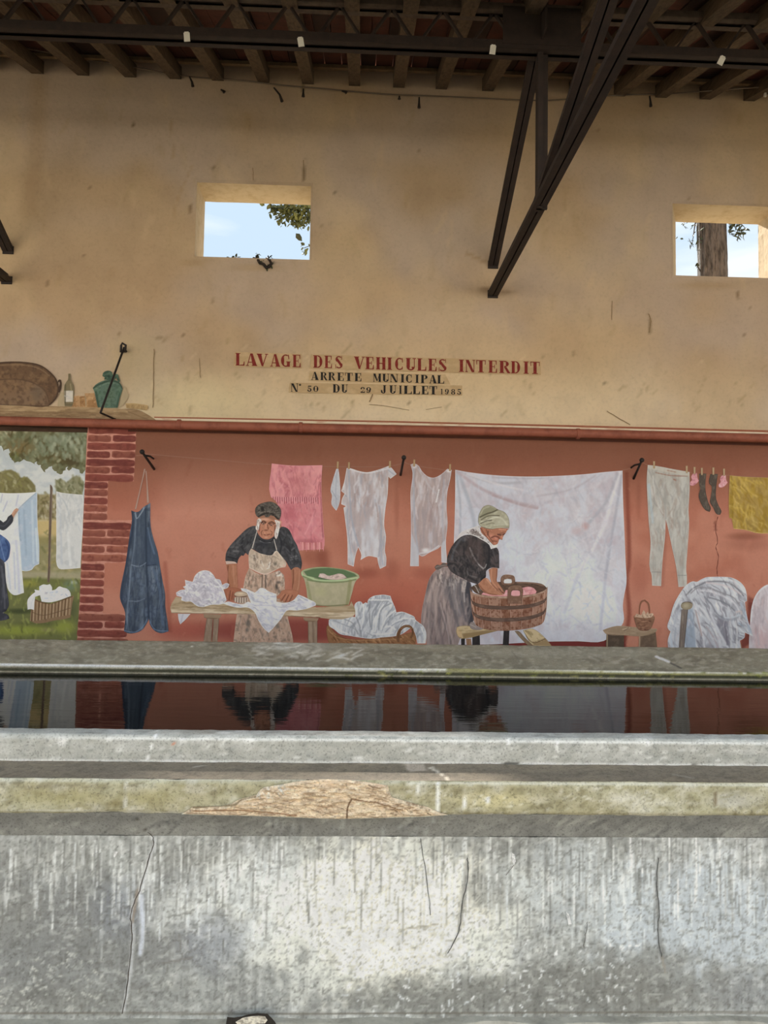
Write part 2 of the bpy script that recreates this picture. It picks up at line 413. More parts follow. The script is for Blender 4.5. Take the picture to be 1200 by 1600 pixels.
for y in BAT: from_bm('batten', slope_box(-6.3, 7.2, y-.03, y+.03, RH, RH+.028), MATS['batten_wood'], ceil_)
bme = {}
for r, (y0, y1) in enumerate(((-.62, .0), (-1.30, -.62), (-1.95, -1.30))):
    x = -3.15-.2*r; k = 0
    lim = 3.75-.3*r
    while x < lim:
        wd = (.115, .13, .145)[(k*7+r) % 3]; key = (wd, r, (k*5+r) % 4 == 0)
        if key not in bme:
            bm = slope_box(0, wd-.006, y0+.004, y1-.004, RH+.03, RH+.05); bm.normal_update(); q = bpy.data.meshes.new('board'); bm.to_mesh(q); bm.free(); q.materials.append(MATS['tile_dark' if key[2] else 'tile_red']); bme[key] = q
        o = link_mesh('board', bme[key], None, ceil_); o.location = (x, 0, (0, .003, .006)[k % 3])
        x += wd; k += 1
# ================================================================== washing trough
material('concrete', attr='paint', rough=.82, noise=(36, .80, .42, .72), noise2=(190, .58, .52, .66), bump=(140, .4, .003), spec=.3)
material('concrete_front', attr='paint', rough=.8, noise=(22, .84, .42, .70), noise2=(130, .70, .54, .70), bump=(140, .4, .003), spec=.3)
material('concrete_plain', (150, 146, 136), .85, (9, (112, 108, 98), .4, .7), bump=(60, .4, .005))
LT = .70
def sheet(name, prof, ops, base, parent, x0=-4.0, x1=4.4, dx=.008, dp=.008, wob=.0, light=LT, fx=(-2.2, 2.3), zfun=None, mat='concrete', **kw):
    """a strip of concrete swept along x over the profile [(y, z)...], painted with its stains and, on the front, a sun glow"""
    P = [np.array(p, float) for p in prof]; pr = [P[0]]
    for a, b in zip(P, P[1:]):
        n = max(1, int(round(np.hypot(*(b-a))/dp)))
        pr += [a+(b-a)*k/n for k in range(1, n+1)]
    pr = np.array(pr); xs = [x0]
    while xs[-1] < x1: xs.append(xs[-1]+(dx if fx[0] <= xs[-1] < fx[1] else .15))
    xs = np.array(xs); nx, npf = len(xs), len(pr)
    Xw = np.repeat(xs, npf); Yw = np.tile(pr[:, 0], nx); Zw = np.tile(pr[:, 1], nx)
    tg = np.gradient(pr, axis=0); nrm = np.stack([-tg[:, 1], tg[:, 0]], 1); nrm /= np.linalg.norm(nrm, axis=1)[:, None]+1e-9
    ar = np.cumsum(np.r_[0, np.hypot(*np.diff(pr, axis=0).T)]); s = np.tile(ar, nx)
    dsp = wob*(fbm(Xw*9, s*9, 3)-.5)+wob*.6*(fbm(Xw*40, s*40, 8)-.5)
    if zfun is not None: dsp = dsp+zfun(Xw, s, project(np.stack([Xw, Yw, Zw], 1)))
    Yw = Yw+np.tile(nrm[:, 0], nx)*dsp; Zw = Zw+np.tile(nrm[:, 1], nx)*dsp
    co = np.stack([Xw, Yw, Zw], 1)
    i = np.arange(nx-1)[:, None]*npf+np.arange(npf-1)[None]; i = i.ravel()
    quads = np.stack([i, i+npf, i+npf+1, i+1], 1)
    me = bpy.data.meshes.new(name); me.from_pydata(co.tolist(), [], quads.tolist()); me.update()
    me.polygons.foreach_set('use_smooth', [True]*len(me.polygons))
    pxy = project(co); C = np.tile(np.asarray(base, float), (len(co), 1))
    for f in ops: C = f(pxy[:, 0], pxy[:, 1], C, None)
    color_mesh(me, C, light)
    return link_mesh(name, me, MATS[mat], parent, **kw)
YF = -3.90; LIP_Y = -3.94; CURB_Y = -3.78; IN_Y = -3.70; FAR_Y = -2.43; BACK_Y = -1.90; WATER_Z = at_y(560, 978).z
zl_b = at_y(600, 1273, LIP_Y).z; zl_t = at_y(600, 1221, LIP_Y).z; z_slab = zl_t
CURB_Y = at_z(600, 1193, z_slab).y; z_curb = at_y(600, 1152, CURB_Y).z; IN_Y = at_z(600, 1142, z_curb).y
z_cove = at_y(600, 1307, YF).z; z_foot = at_y(600, 1586, YF).z
z_far = at_y(600, 1044, FAR_Y).z; z_back = at_y(600, 1006, BACK_Y).z
trough = empty('washing_trough', (0, -2.9, 0), label='long grey concrete washing trough filled with water', category='trough')
lipb = [(0,1268),(300,1271),(560,1277),(900,1276),(1200,1278)]
fr_poly = [(-200,1300),(1400,1300),(1400,1590),(-200,1590)]
def DRIPS(x0, x1, y0, y1, n, cols, a, ln, w, seed):
    rs = np.random.RandomState(seed); xs = x0+(x1-x0)*rs.rand(n); ys = y0+(y1-y0)*rs.rand(n)**1.5
    L_ = [ST([(x, y), (x+rs.uniform(-1.5, 1.5), y+ln*rs.uniform(.4, 1.4))], w*rs.uniform(.7, 1.6), cols[rs.randint(len(cols))], a*rs.uniform(.4, 1), .8, False) for x, y in zip(xs, ys)]
    def f(X, Y, C, O):
        for g in L_: C = g(X, Y, C, O)
        return C
    return f
front_ops = [NZ(150,110,(164,166,166),.6,.4,.7,2), NZ(6,90,(178,180,178),.45,.42,.7,4), NZ(4,60,(96,97,96),.4,.5,.72,6), NZ(40,40,(112,113,111),.5,.48,.75,17),
  BLN(590,1440,300,170,(192,193,186),.8,3), BLN(575,1430,200,135,(224,221,208),.8,5), BLN(640,1450,120,100,(228,224,210),.55,7), BLN(400,1400,140,90,(180,184,186),.55,9), BLN(1090,1430,170,130,(172,180,188),.65,11), BLN(900,1400,140,90,(166,172,176),.55,13), BL(420,1350,90,40,(178,182,184),.5),  # pale warm patches in the middle paint in the bounced sun glow
  BLN(90,1470,270,130,(104,105,104),.8,15), BL(60,1565,180,40,(98,98,94),.6), BL(190,1420,60,60,(106,110,118),.6), BL(330,1470,70,70,(128,132,140),.55), BLN(780,1560,280,60,(100,100,96),.7,17), BL(760,1390,60,50,(110,110,106),.6), BLN(1000,1540,190,70,(108,108,104),.75,19), BL(1170,1550,80,50,(122,124,126),.6), BL(60,1340,140,40,(116,116,112),.5), BL(760,1320,120,22,(112,112,108),.5), BL(20,1420,60,60,(118,118,114),.5), BL(290,1340,100,24,(122,122,118),.5),
  DRIPS(-20,1220,1306,1400,300,[(196,198,198),(206,208,206),(180,183,184)],.75,55,1.3,5), DRIPS(-20,1220,1306,1420,260,[(96,96,92),(110,110,106),(84,84,82)],.6,50,1.2,6), DRIPS(150,1220,1360,1470,160,[(204,206,206),(190,194,198)],.55,40,1.2,7),
  NZ(6,5,(84,84,80),.30,.56,.78,31,0,2), NZ(9,6,(206,207,204),.25,.57,.77,33,0,2), NZ(3.5,3.5,(80,80,76),.42,.62,.78,37,0,2),
  HATCH([(560,1470),(1000,1470),(1000,1588),(520,1588)],170,6,1.4,[(210,212,214),(190,194,198),(222,224,226)],.75,(0,180),9), HATCH([(-20,1490),(160,1490),(160,1588),(-20,1588)],70,7,1.6,[(196,196,190),(176,176,170)],.6,(0,180),10), HATCH([(0,1440),(1200,1440),(1200,1588),(0,1588)],260,6,1.5,[(82,82,78),(94,94,90)],.55,(0,180),12),
  ST([(228,1298),(241,1314),(234,1340),(222,1385),(206,1425),(208,1460),(203,1520),(192,1585)],3,(186,188,190),.7), ST([(215,1390),(207,1440)],2.6,(120,108,96),.7), ST([(220,1400),(223,1450),(219,1490)],4,(196,202,216),.6), ST([(730,1340),(722,1415),(717,1455)],4,(108,108,106),.5), ST([(1029,1340),(1026,1400),(1034,1495)],4,(112,112,110),.5), ST([(1034,1495),(1040,1520)],2,(126,120,110),.7), ST([(265,1432),(300,1426)],1.6,(100,100,96),.7), ST([(316,1428),(355,1431)],1.5,(106,106,102),.6), ST([(255,1505),(300,1496)],1.8,(100,98,94),.7), ST([(280,1460),(284,1495)],1.6,(104,102,98),.6), ST([(348,1468),(350,1490)],1.8,(92,92,88),.7), ST([(630,1452),(685,1444)],1.8,(124,120,108),.7),
  ST([(-100,1584),(600,1583),(1300,1582)],1.8,(92,88,80),.8)]
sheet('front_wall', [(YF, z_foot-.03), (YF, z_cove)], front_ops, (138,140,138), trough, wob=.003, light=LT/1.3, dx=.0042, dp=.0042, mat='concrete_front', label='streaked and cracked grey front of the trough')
sheet('cove', [(YF+.001, z_cove), (YF-.012, (z_cove+zl_b)/2), (LIP_Y+.008, zl_b)], [HATCH([(-20,1270),(1220,1270),(1220,1312),(-20,1312)],240,22,2,[(104,104,102),(150,150,146),(88,88,88),(168,168,162)],.55,(140,165),5), NZ(40,20,(108,108,106),.5,.45,.7,3), ST([(214,1280),(228,1297)],1,(74,68,62),.8), ST([(544,1276),(546,1310)],1.5,(150,150,148),.6), HATCH([(420,1275),(680,1275),(680,1312),(420,1312)],60,12,2,[(170,172,172),(104,104,102)],.5,(80,100),8)], (132,132,128), trough, wob=.004, label='trowelled slope under the lip')
lip_ops = [NZ(60,30,(176,174,150),.6,.4,.7,2), NZ(14,12,(120,114,88),.55,.5,.75,4), NZ(30,16,(200,198,188),.5,.5,.75,6), HATCH([(-20,1215),(1220,1215),(1220,1275),(-20,1275)],320,7,2,[(120,114,86),(196,192,172),(140,134,100),(210,208,200)],.5,(0,180),5),
  BL(90,1245,110,16,(150,142,100),.55), BL(235,1245,60,18,(156,148,108),.6), BL(770,1250,80,18,(206,196,150),.6), BL(985,1250,60,18,(212,210,198),.6), BL(1150,1250,60,20,(190,190,186),.6), HATCH([(640,1225),(1220,1228),(1220,1275),(640,1275)],260,5,1.8,[(126,120,90),(222,220,208),(150,144,112)],.6,(0,180),8), ST([(1117,1238),(1119,1258)],1.6,(110,98,76),.8), BL(180,1255,14,8,(110,100,64),.6),
  ST([(-20,1217),(300,1219),(560,1220)],2.2,(206,206,200),.6), ST([(640,1222),(1220,1227)],2.0,(216,214,204),.6), ST([(196,1220),(198,1240),(195,1262)],1.6,(220,220,214),.7), ST([(652,1226),(656,1255)],1.3,(236,234,228),.85), ST([(684,1222),(684,1270)],1.4,(236,234,228),.85), ST([(724,1230),(726,1262)],1.4,(236,236,230),.85), ST([(762,1245),(766,1273)],1.3,(238,238,234),.9), ST([(-20,1265),(600,1274),(1220,1276)],1.4,(214,214,208),.5), HATCH([(-20,1222),(300,1222),(300,1232),(-20,1232)],50,10,2,[(110,104,84),(140,134,110)],.5,(-10,10),9)]
sheet('lip', [(LIP_Y+.006, zl_b), (LIP_Y, zl_b+.006), (LIP_Y, zl_t-.008), (LIP_Y+.008, zl_t)], lip_ops, (166,160,132), trough, light=LT*1.1, wob=.006, dp=.005, label='yellowish lichen stained lip of the trough')
slab_ops = [NZ(50,10,(132,120,102),.6,.4,.7,2), NZ(5,3,(96,88,76),.5,.5,.75,4), HATCH([(-20,1192),(1220,1192),(1220,1224),(-20,1224)],90,14,1.4,[(150,138,118),(94,86,74)],.4,(-8,8),5), PG([(630,1193),(664,1194),(668,1204),(640,1206)],(186,172,158),.7,2), ST([(672,1200),(690,1210),(702,1220)],1.6,(206,196,180),.8), ST([(676,1199),(684,1206)],2,(200,190,176),.7), ST([(300,1199),(320,1196)],1,(176,170,160),.6), ST([(1050,1210),(1085,1216)],1,(160,154,144),.5), ST([(-20,1216),(600,1222),(1220,1226)],1.2,(170,164,150),.6)]
sheet('slab', [(LIP_Y+.008, zl_t), (CURB_Y, z_slab)], slab_ops, (120,110,96), trough, wob=.004, dp=.006, label='brown washing ledge behind the lip')
curb_ops = [NZ(40,16,(186,186,182),.6,.4,.7,2), NZ(18,8,(140,142,138),.5,.5,.75,4), HATCH([(-20,1150),(1220,1150),(1220,1195),(-20,1195)],330,8,1.8,[(206,206,202),(128,130,124),(224,224,222),(146,146,140)],.5,(-20,20),5), ST([(-20,1154),(600,1157),(1220,1163)],1.8,(226,226,224),.6), ST([(-20,1188),(600,1192),(1220,1196)],1.6,(236,236,234),.65), BL(97,1160,9,11,(226,226,224),.7), BL(170,1156,8,5,(230,230,228),.7), BL(283,1156,8,5,(236,236,234),.8), BL(271,1162,4,3,(190,120,92),.8), BL(390,1158,14,7,(222,222,220),.7), ST([(246,1142),(237,1165),(231,1186)],1.4,(234,234,232),.85), ST([(793,1156),(797,1168)],1.5,(232,232,230),.8), ST([(870,1158),(869,1176)],1.6,(232,232,230),.8), BL(1013,1163,7,4,(226,226,224),.7), ST([(780,1191),(800,1193),(815,1191)],1.3,(60,58,54),.8), ST([(1080,1194),(1100,1193)],1.4,(70,66,60),.8), BL(560,1185,12,4,(236,236,234),.6), BL(320,1143,60,6,(112,110,104),.5), BL(350,1145,18,3,(200,200,198),.7), HATCH([(-20,1138),(1220,1146),(1220,1152),(-20,1148)],60,20,1.4,[(118,114,108),(150,146,140)],.5,(-8,8),7)]
sheet('inner_curb', [(CURB_Y+.002, z_slab-.004), (CURB_Y, z_slab+.008), (CURB_Y, z_curb-.008), (CURB_Y+.008, z_curb), (IN_Y-.006, z_curb), (IN_Y, z_curb-.006), (IN_Y, .2)], curb_ops, (162,162,156), trough, wob=.005, dp=.006, label='pale worn curb along the near edge of the water')
rim_ops = [NZ(90,16,(128,122,106),.6,.4,.7,2), NZ(30,10,(92,88,76),.55,.45,.7,4), NZ(7,4,(146,142,130),.5,.52,.75,5), BL(460,1010,90,12,(158,156,148),.6), BL(900,1020,200,10,(134,132,120),.5), HATCH([(-20,995),(1220,1012),(1220,1050),(-20,1040)],220,16,1.6,[(150,146,136),(84,80,70),(124,118,100)],.4,(-15,25),6), HATCH([(380,1000),(560,1002),(560,1030),(400,1028)],40,16,1.8,[(186,184,178),(170,168,160)],.6,(-30,10),8), ST([(1025,1026),(1045,1034)],2,(226,226,224),.9), ST([(1048,1036),(1064,1044)],1.6,(64,62,58),.8), ST([(800,1018),(812,1034)],1.2,(92,88,78),.6), BL(300,1010,3,2,(200,198,190),.7),
  ST([(-20,1038),(300,1042),(600,1046),(900,1049),(1220,1054),(1900,1061)],2.2,(206,204,196),.75), ST([(700,1047),(900,1051),(1220,1056),(1900,1063)],3,(96,92,52),.8), ST([(-20,1046),(600,1052),(1220,1059),(1900,1066)],3,(44,44,32),.9), HATCH([(500,1046),(1220,1050),(1220,1060),(500,1056)],60,6,1.4,[(100,104,44),(60,64,30),(130,124,70)],.7,(0,30),11)]
def chips(X, s, p): return np.where(s < .04, .006*(fbm(X*14, s*30, 31)-.6), 0)
sheet('far_rim', [(FAR_Y, .2), (FAR_Y, z_far-.012), (FAR_Y+.004, z_far-.003), (FAR_Y+.016, z_far), (BACK_Y, z_back), (BACK_Y, z_back-.1)], rim_ops, (112,108,94), trough, wob=.006, dp=.007, light=LT/1.65, label='sloped grey brown far rim with a mossy edge')
bm = bmesh.new()
add_box(bm, (-4.0, FAR_Y+.002, 0), (4.4, BACK_Y-.002, z_far-.05)); add_box(bm, (-4.0, YF+.004, 0), (4.4, IN_Y-.004, z_foot+.3)); add_box(bm, (-4.0, IN_Y-.004, 0), (4.4, FAR_Y+.002, .19)); add_box(bm, (-4.12, YF+.01, 0), (-4.0, BACK_Y, z_curb)); add_box(bm, (4.4, YF+.01, 0), (4.52, BACK_Y, z_curb))
from_bm('trough_body', bm, MATS['concrete_plain'], trough)
# chipped repair patch on the lip
pat = K(c6,10,222,40,205,60,190,120,190,180,188,220,180,250,162,270,155,330,140,345,120,360,108,440,95,520,80,600,74,640,73,720,77,800,85,890,100,895,125,905,150,960,165,1010,180,1060,192,1095,210,1145,226,1050,233,900,238,800,240,700,243,560,240,400,233,230,228,120,226)
patch_ops = [NZ(30,6,(204,186,160),.7,.42,.7,2), NZ(14,5,(146,124,102),.6,.5,.75,4), NZ(6,3,(226,208,180),.6,.5,.75,6), HATCH(pat,260,16,1.0,[(124,102,82),(230,216,194),(152,128,106),(212,194,168)],.6,(-14,22),5), ST(K(c6,60,192,220,183,270,158,340,142),1.2,(110,92,66),.8), ST(K(c6,735,155,718,190,715,238),1.3,(90,66,46),.95), ST(K(c6,70,205,300,205,500,225),1.2,(128,96,70),.8), ST(K(c6,740,155,860,175,960,205),1.1,(112,84,60),.8), HATCH(K(c6,880,150,1090,195,1080,220,900,220),40,6,1,[(96,76,56),(214,196,170),(130,104,80)],.8,(-20,40),8), BL(380,1240,20,9,(214,208,196),.6), ST(K(c6,10,222,120,226,400,233,700,243,900,238,1140,228),1.4,(228,222,210),.85), HATCH(K(c6,340,100,480,90,440,150,330,150),30,6,1.2,[(190,192,190),(214,214,210),(140,140,132)],.6,(0,180),9), BL(520,1222,40,6,(206,184,158),.6)]
def patch_mesh():
    per, inn = fill_points(pat, 1.3); pts = np.concatenate([per, inn]); n = len(per)
    vs, es, fs, *_ = delaunay_2d_cdt([Vector(p) for p in pts], [], [list(range(n))], 1, 1e-5)
    xy = np.array([tuple(v) for v in vs]); X, Y = xy[:, 0], xy[:, 1]; C = np.tile(np.array((190., 172., 148.)), (len(xy), 1))
    for f in patch_ops: C = f(X, Y, C, per)
    P = wall_points(xy, LIP_Y); d = np.minimum(seg_dist(X, Y, per, True)/3, 1)
    P[:, 1] -= .003+d*(.004+.016*(fbm(X/22, Y/5, 3)-.3)+.008*(fbm(X/6, Y/3, 9)-.5))
    me = bpy.data.meshes.new('broken_patch'); me.from_pydata(P.tolist(), [], [tuple(f) if (xy[f[1]][0]-xy[f[0]][0])*(xy[f[2]][1]-xy[f[0]][1])-(xy[f[1]][1]-xy[f[0]][1])*(xy[f[2]][0]-xy[f[0]][0]) < 0 else tuple(f)[::-1] for f in fs]); me.update()
    color_mesh(me, C, LT); return me
link_mesh('broken_patch', patch_mesh(), MATS['concrete'], trough, label='rough sandy broken patch on the lip')
# cracks in the front, chips and flakes of lime
def flat_piece(name, o, col, plane_y, parent, ops=(), step=1.2, light=LT, **kw):
    per, inn = fill_points(o, step); pts = np.concatenate([per, inn]) if len(inn) else per; n = len(per)
    vs, es, fs, *_ = delaunay_2d_cdt([Vector(p) for p in pts], [], [list(range(n))], 1, 1e-5)
    xy = np.array([tuple(v) for v in vs]); C = np.tile(np.asarray(col, float), (len(xy), 1))
    for f in ops: C = f(xy[:, 0], xy[:, 1], C, per)
    me = bpy.data.meshes.new(name); me.from_pydata(wall_points(xy, plane_y).tolist(), [], [tuple(f) if (xy[f[1]][0]-xy[f[0]][0])*(xy[f[2]][1]-xy[f[0]][1])-(xy[f[1]][1]-xy[f[0]][1])*(xy[f[2]][0]-xy[f[0]][0]) < 0 else tuple(f)[::-1] for f in fs]); me.update()
    color_mesh(me, C, light); return link_mesh(name, me, MATS['concrete'], parent, **kw)
rc = random.Random(5)
for pts, w, col in (([(226,1297),(240,1312),(233,1340),(220,1385),(205,1425),(206,1460),(201,1520),(191,1584)],1.1,(74,68,62)), ([(657,1310),(663,1350),(670,1400),(672,1430)],.8,(96,96,92)), ([(730,1340),(731,1370),(722,1415),(717,1455),(700,1490)],1.0,(72,72,70)), ([(1029,1340),(1026,1380),(1030,1420),(1028,1460),(1034,1495)],1.0,(78,78,76)), ([(912,1480),(915,1460),(918,1440)],.8,(100,98,94)), ([(803,1352),(790,1368)],.8,(100,98,94))):
    p = []
    for q in spline(pts, 6): p.append((q[0]+rc.uniform(-.8, .8), q[1]))
    o = [(x-w*rc.uniform(.4, 1), y) for x, y in p]+[(x+w*rc.uniform(.4, 1), y) for x, y in p[::-1]]
    if abs(pts[0][0]-pts[-1][0]) > abs(pts[0][1]-pts[-1][1]): o = [(x, y-w*rc.uniform(.4, 1)) for x, y in p]+[(x, y+w*rc.uniform(.4, 1)) for x, y in p[::-1]]
    flat_piece('crack', o, col, YF-.0035, trough)
for o in ([(800,1333),(804,1335),(806,1346),(803,1352),(800,1344)], [(884,1424),(889,1428),(893,1444),(888,1445),(886,1434)], [(180,1330),(184,1331),(179,1340),(177,1338)]): flat_piece('lime_flake', o, (226,228,230), YF-.0035, trough)
flat_piece('broken_hole', [(355,1589),(366,1590),(378,1588),(388,1585),(402,1583),(418,1584),(424,1590),(430,1597),(434,1606),(352,1606)], (44,40,36), YF-.036, trough)
flat_piece('broken_chip', [(368,1597),(380,1590),(392,1588),(404,1587),(414,1588),(418,1594),(414,1599),(402,1600),(390,1604),(374,1604)], (206,200,186), YF-.038, trough, [NZ(6,4,(130,122,110),.7,.45,.7,3)])
for pts, w in (([(241,545),(240,590),(239,637)],.7), ([(948,642),(966,653),(985,664)],.7), ([(580,612),(582,617),(577,628)],1.0), ([(577,632),(600,634),(640,641)],.4), ([(665,640),(690,636)],.4), ([(474,250),(475,281)],.6), ([(395,262),(396,282)],.5), ([(312,560),(313,590)],.5), ([(1013,490),(1017,502),(1014,520)],.8), ([(957,470),(956,500)],.5)):
    p = [(x+rc.uniform(-.5, .5), y) for x, y in spline(pts, 5)]; hz = abs(pts[0][0]-pts[-1][0]) > abs(pts[0][1]-pts[-1][1])
    o = [(x-(0 if hz else w), y-(w if hz else 0)) for x, y in p]+[(x+(0 if hz else w), y+(w if hz else 0)) for x, y in p[::-1]]
    flat_piece('crack', o, (140,118,88), -.0015, wall_back, light=LIGHT)
# foot strip with a broken corner
bm = bmesh.new(); xs = np.linspace(-4, 4.4, 170); rows_ = []
for x in xs:
    hx = at_y(400, 1592, YF-.03).x; k = max(0, 1-abs(x-hx)/.05)
    f = YF-.030-.004*math.sin(x*31)-.004*math.sin(x*13)+.028*k; zt = z_foot-.004+.002*math.sin(x*23)-.002
    rows_.append([bm.verts.new(p) for p in ((x, YF+.01, zt), (x, f+.006, zt), (x, f, zt-.006), (x, f, 0))])
for a, b in zip(rows_, rows_[1:]):
    for j in range(3): bm.faces.new((a[j], a[j+1], b[j+1], b[j]))
bmesh.ops.recalc_face_normals(bm, faces=bm.faces[:])
material('foot_concrete', (186, 182, 170), .85, (14, (150, 146, 134), .4, .7), noise2=(60, .75, .5, .75), bump=(60, .4, .005))
from_bm('foot_strip', bm, MATS['foot_concrete'], trough)
# water
material('water', (10, 12, 11), .03)
wm_ = MATS['water']; t_ = wm_.node_tree; b_ = t_.nodes['Principled BSDF']; b_.inputs['IOR'].default_value = 1.09; b_.inputs['Base Color'].default_value = (.012, .012, .010, 1)
ge = t_.nodes.new('ShaderNodeNewGeometry'); ma = t_.nodes.new('ShaderNodeMapping'); ma.inputs['Scale'].default_value = (2.2, 9, 1)
no = t_.nodes.new('ShaderNodeTexNoise'); no.inputs['Scale'].default_value = 2.4; no.inputs['Detail'].default_value = 3
bu = t_.nodes.new('ShaderNodeBump'); bu.inputs['Strength'].default_value = .022; bu.inputs['Distance'].default_value = .02
t_.links.new(ge.outputs['Position'], ma.inputs['Vector']); t_.links.new(ma.outputs['Vector'], no.inputs['Vector']); t_.links.new(no.outputs['Fac'], bu.inputs['Height']); t_.links.new(bu.outputs['Normal'], b_.inputs['Normal'])
bm = bmesh.new(); add_box(bm, (-3.99, IN_Y+.0005, .195), (4.39, FAR_Y-.0005, WATER_Z)); wtr = from_bm('water', bm, wm_)
wtr['label'] = 'dark still water in the trough mirroring the mural'; wtr['category'] = 'water'; wtr['kind'] = 'thing'
# added unseen facade behind the camera, bouncing sunlight onto the lower wall
material('added_house_render', (228, 226, 222), .9, (1.5, (210, 206, 200), .4, .7)); material('added_shutter_blue', (110, 130, 146), .7); material('added_pane_dark', (40, 44, 50), .15); material('added_roof_tile', (170, 104, 78), .85, (3, (140, 84, 64), .4, .7))
HY = -17.0
added_house = empty('added_house', (0, HY, 0), label='pale rendered facade added out of view to bounce sunlight', category='added_house')
bm = bmesh.new(); add_box(bm, (-14, HY-7, -.02), (14, HY, 5.2)); from_bm('added_house_wall', bm, MATS['added_house_render'], added_house)
bm = bmesh.new(); v = [bm.verts.new(p) for p in ((-14.4, HY+.5, 5.1), (14.4, HY+.5, 5.1), (14.4, HY-3.5, 6.9), (-14.4, HY-3.5, 6.9), (14.4, HY-7.5, 5.1), (-14.4, HY-7.5, 5.1))]
for f in ((0, 1, 2, 3), (3, 2, 4, 5), (0, 3, 5), (1, 4, 2)): bm.faces.new([v[i] for i in f])
bmesh.ops.solidify(bm, geom=bm.faces[:], thickness=.08); from_bm('added_house_roof', bm, MATS['added_roof_tile'], added_house)
for x in (-11, -6.5, -2, 2.5, 7, 11.5):
    for z0, z1 in ((1.0, 2.3), (3.4, 4.5)):
        bm = bmesh.new(); add_box(bm, (x-.45, HY-.02, z0), (x+.45, HY+.02, z1)); w = from_bm('added_house_window', bm, MATS['added_pane_dark'], added_house)
        for s in (-1, 1):
            bm = bmesh.new(); add_box(bm, (x+s*.72-.25, HY, z0), (x+s*.72+.25, HY+.05, z1)); from_bm('added_shutter', bm, MATS['added_shutter_blue'], w)
# ================================================================== the mural on the lower wall
W_ = (232,233,238); LG = (205,206,214); MG = (170,173,185); DG = (128,132,146)
def PX(x, z): return tuple(project((x, 0, z)))
def tx(*pts): return [tuple(p) for p in pts]
g_out = [PX(-3.4, EYE+.985), PX(3.7, EYE+.985), PX(3.7, .36), PX(-3.4, .36)]
BR = (184,114,92)
crack = K(k7, 852,520, 835,600, 850,690, 838,735, 856,800, 845,880, 850,935)
ground_ops = [
  NZ(160,110,(200,136,114),.55,.4,.7,3), NZ(60,60,(166,90,68),.35,.5,.75,5),
  BL(620,940,150,70,(170,78,58),.55), BL(900,720,500,60,(170,100,78),.4), BL(320,830,120,140,(198,136,116),.6),
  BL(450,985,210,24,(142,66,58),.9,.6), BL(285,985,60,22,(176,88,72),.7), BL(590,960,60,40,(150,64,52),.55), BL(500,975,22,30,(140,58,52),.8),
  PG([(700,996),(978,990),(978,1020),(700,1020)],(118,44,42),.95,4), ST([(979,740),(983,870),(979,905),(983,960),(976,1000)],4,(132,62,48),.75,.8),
  ST([(505,868),(506,890)],12,(140,72,56),.7,.9), BL(490,870,26,18,(142,76,58),.55), BL(612,890,16,22,(148,78,60),.45),
  BL(572,895,30,12,(142,70,54),.5), BL(620,790,5,60,(150,84,64),.4), BL(665,895,24,14,(150,76,60),.4),
  PG(K(k7,1060,1070,1110,1100,1085,1300,1080,1400,1010,1450,1010,1380,1050,1330),(112,50,42),.85,5),
  BL(1165,838,38,8,(140,82,62),.75), BL(1170,850,50,14,(150,90,72),.4), BL(1000,900,22,40,(160,84,66),.4), ST([(1034,760),(1038,850),(1034,915)],4,(150,86,68),.4,.9),
  BL(998,780,5,40,(150,84,66),.4), ST([(258,880),(266,985)],4,(150,74,58),.5,.9),
  ST([(1119,850),(1121,858)],2.2,(205,140,116),.8,.7), ST([(1117,815),(1118,828)],2,(120,60,50),.7,.7),
  HATCH([(215,680),(1200,700),(1200,1000),(215,990)],260,16,3.2,[(190,118,96),(168,94,72),(200,132,108)],.30,(70,110),4),
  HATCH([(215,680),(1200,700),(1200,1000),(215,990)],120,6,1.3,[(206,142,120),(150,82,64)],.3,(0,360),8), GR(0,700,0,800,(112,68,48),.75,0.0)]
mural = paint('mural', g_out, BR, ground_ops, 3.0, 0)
mural['label'] = 'terracotta red mural of laundry day painted along the lower wall behind the trough'; mural['category'] = 'mural'
def mp(name, outline, base, ops=(), step=1.4, layer=2, parent=None, label=None, smooth=False, **kw):
    o = paint(name, outline, base, ops, step, layer, parent or mural, smooth=smooth, **kw)
    if label: o['label'] = label
    return o
ck = spline(crack, 5); mp('crack', [(x-.5-.3*math.sin(i*2.1),y) for i,(x,y) in enumerate(ck)]+[(x+.5+.3*math.sin(i*1.7),y) for i,(x,y) in reversed(list(enumerate(ck)))], (112,58,46), [], 1.2, 1, None, 'thin crack in the red paint under the socks')
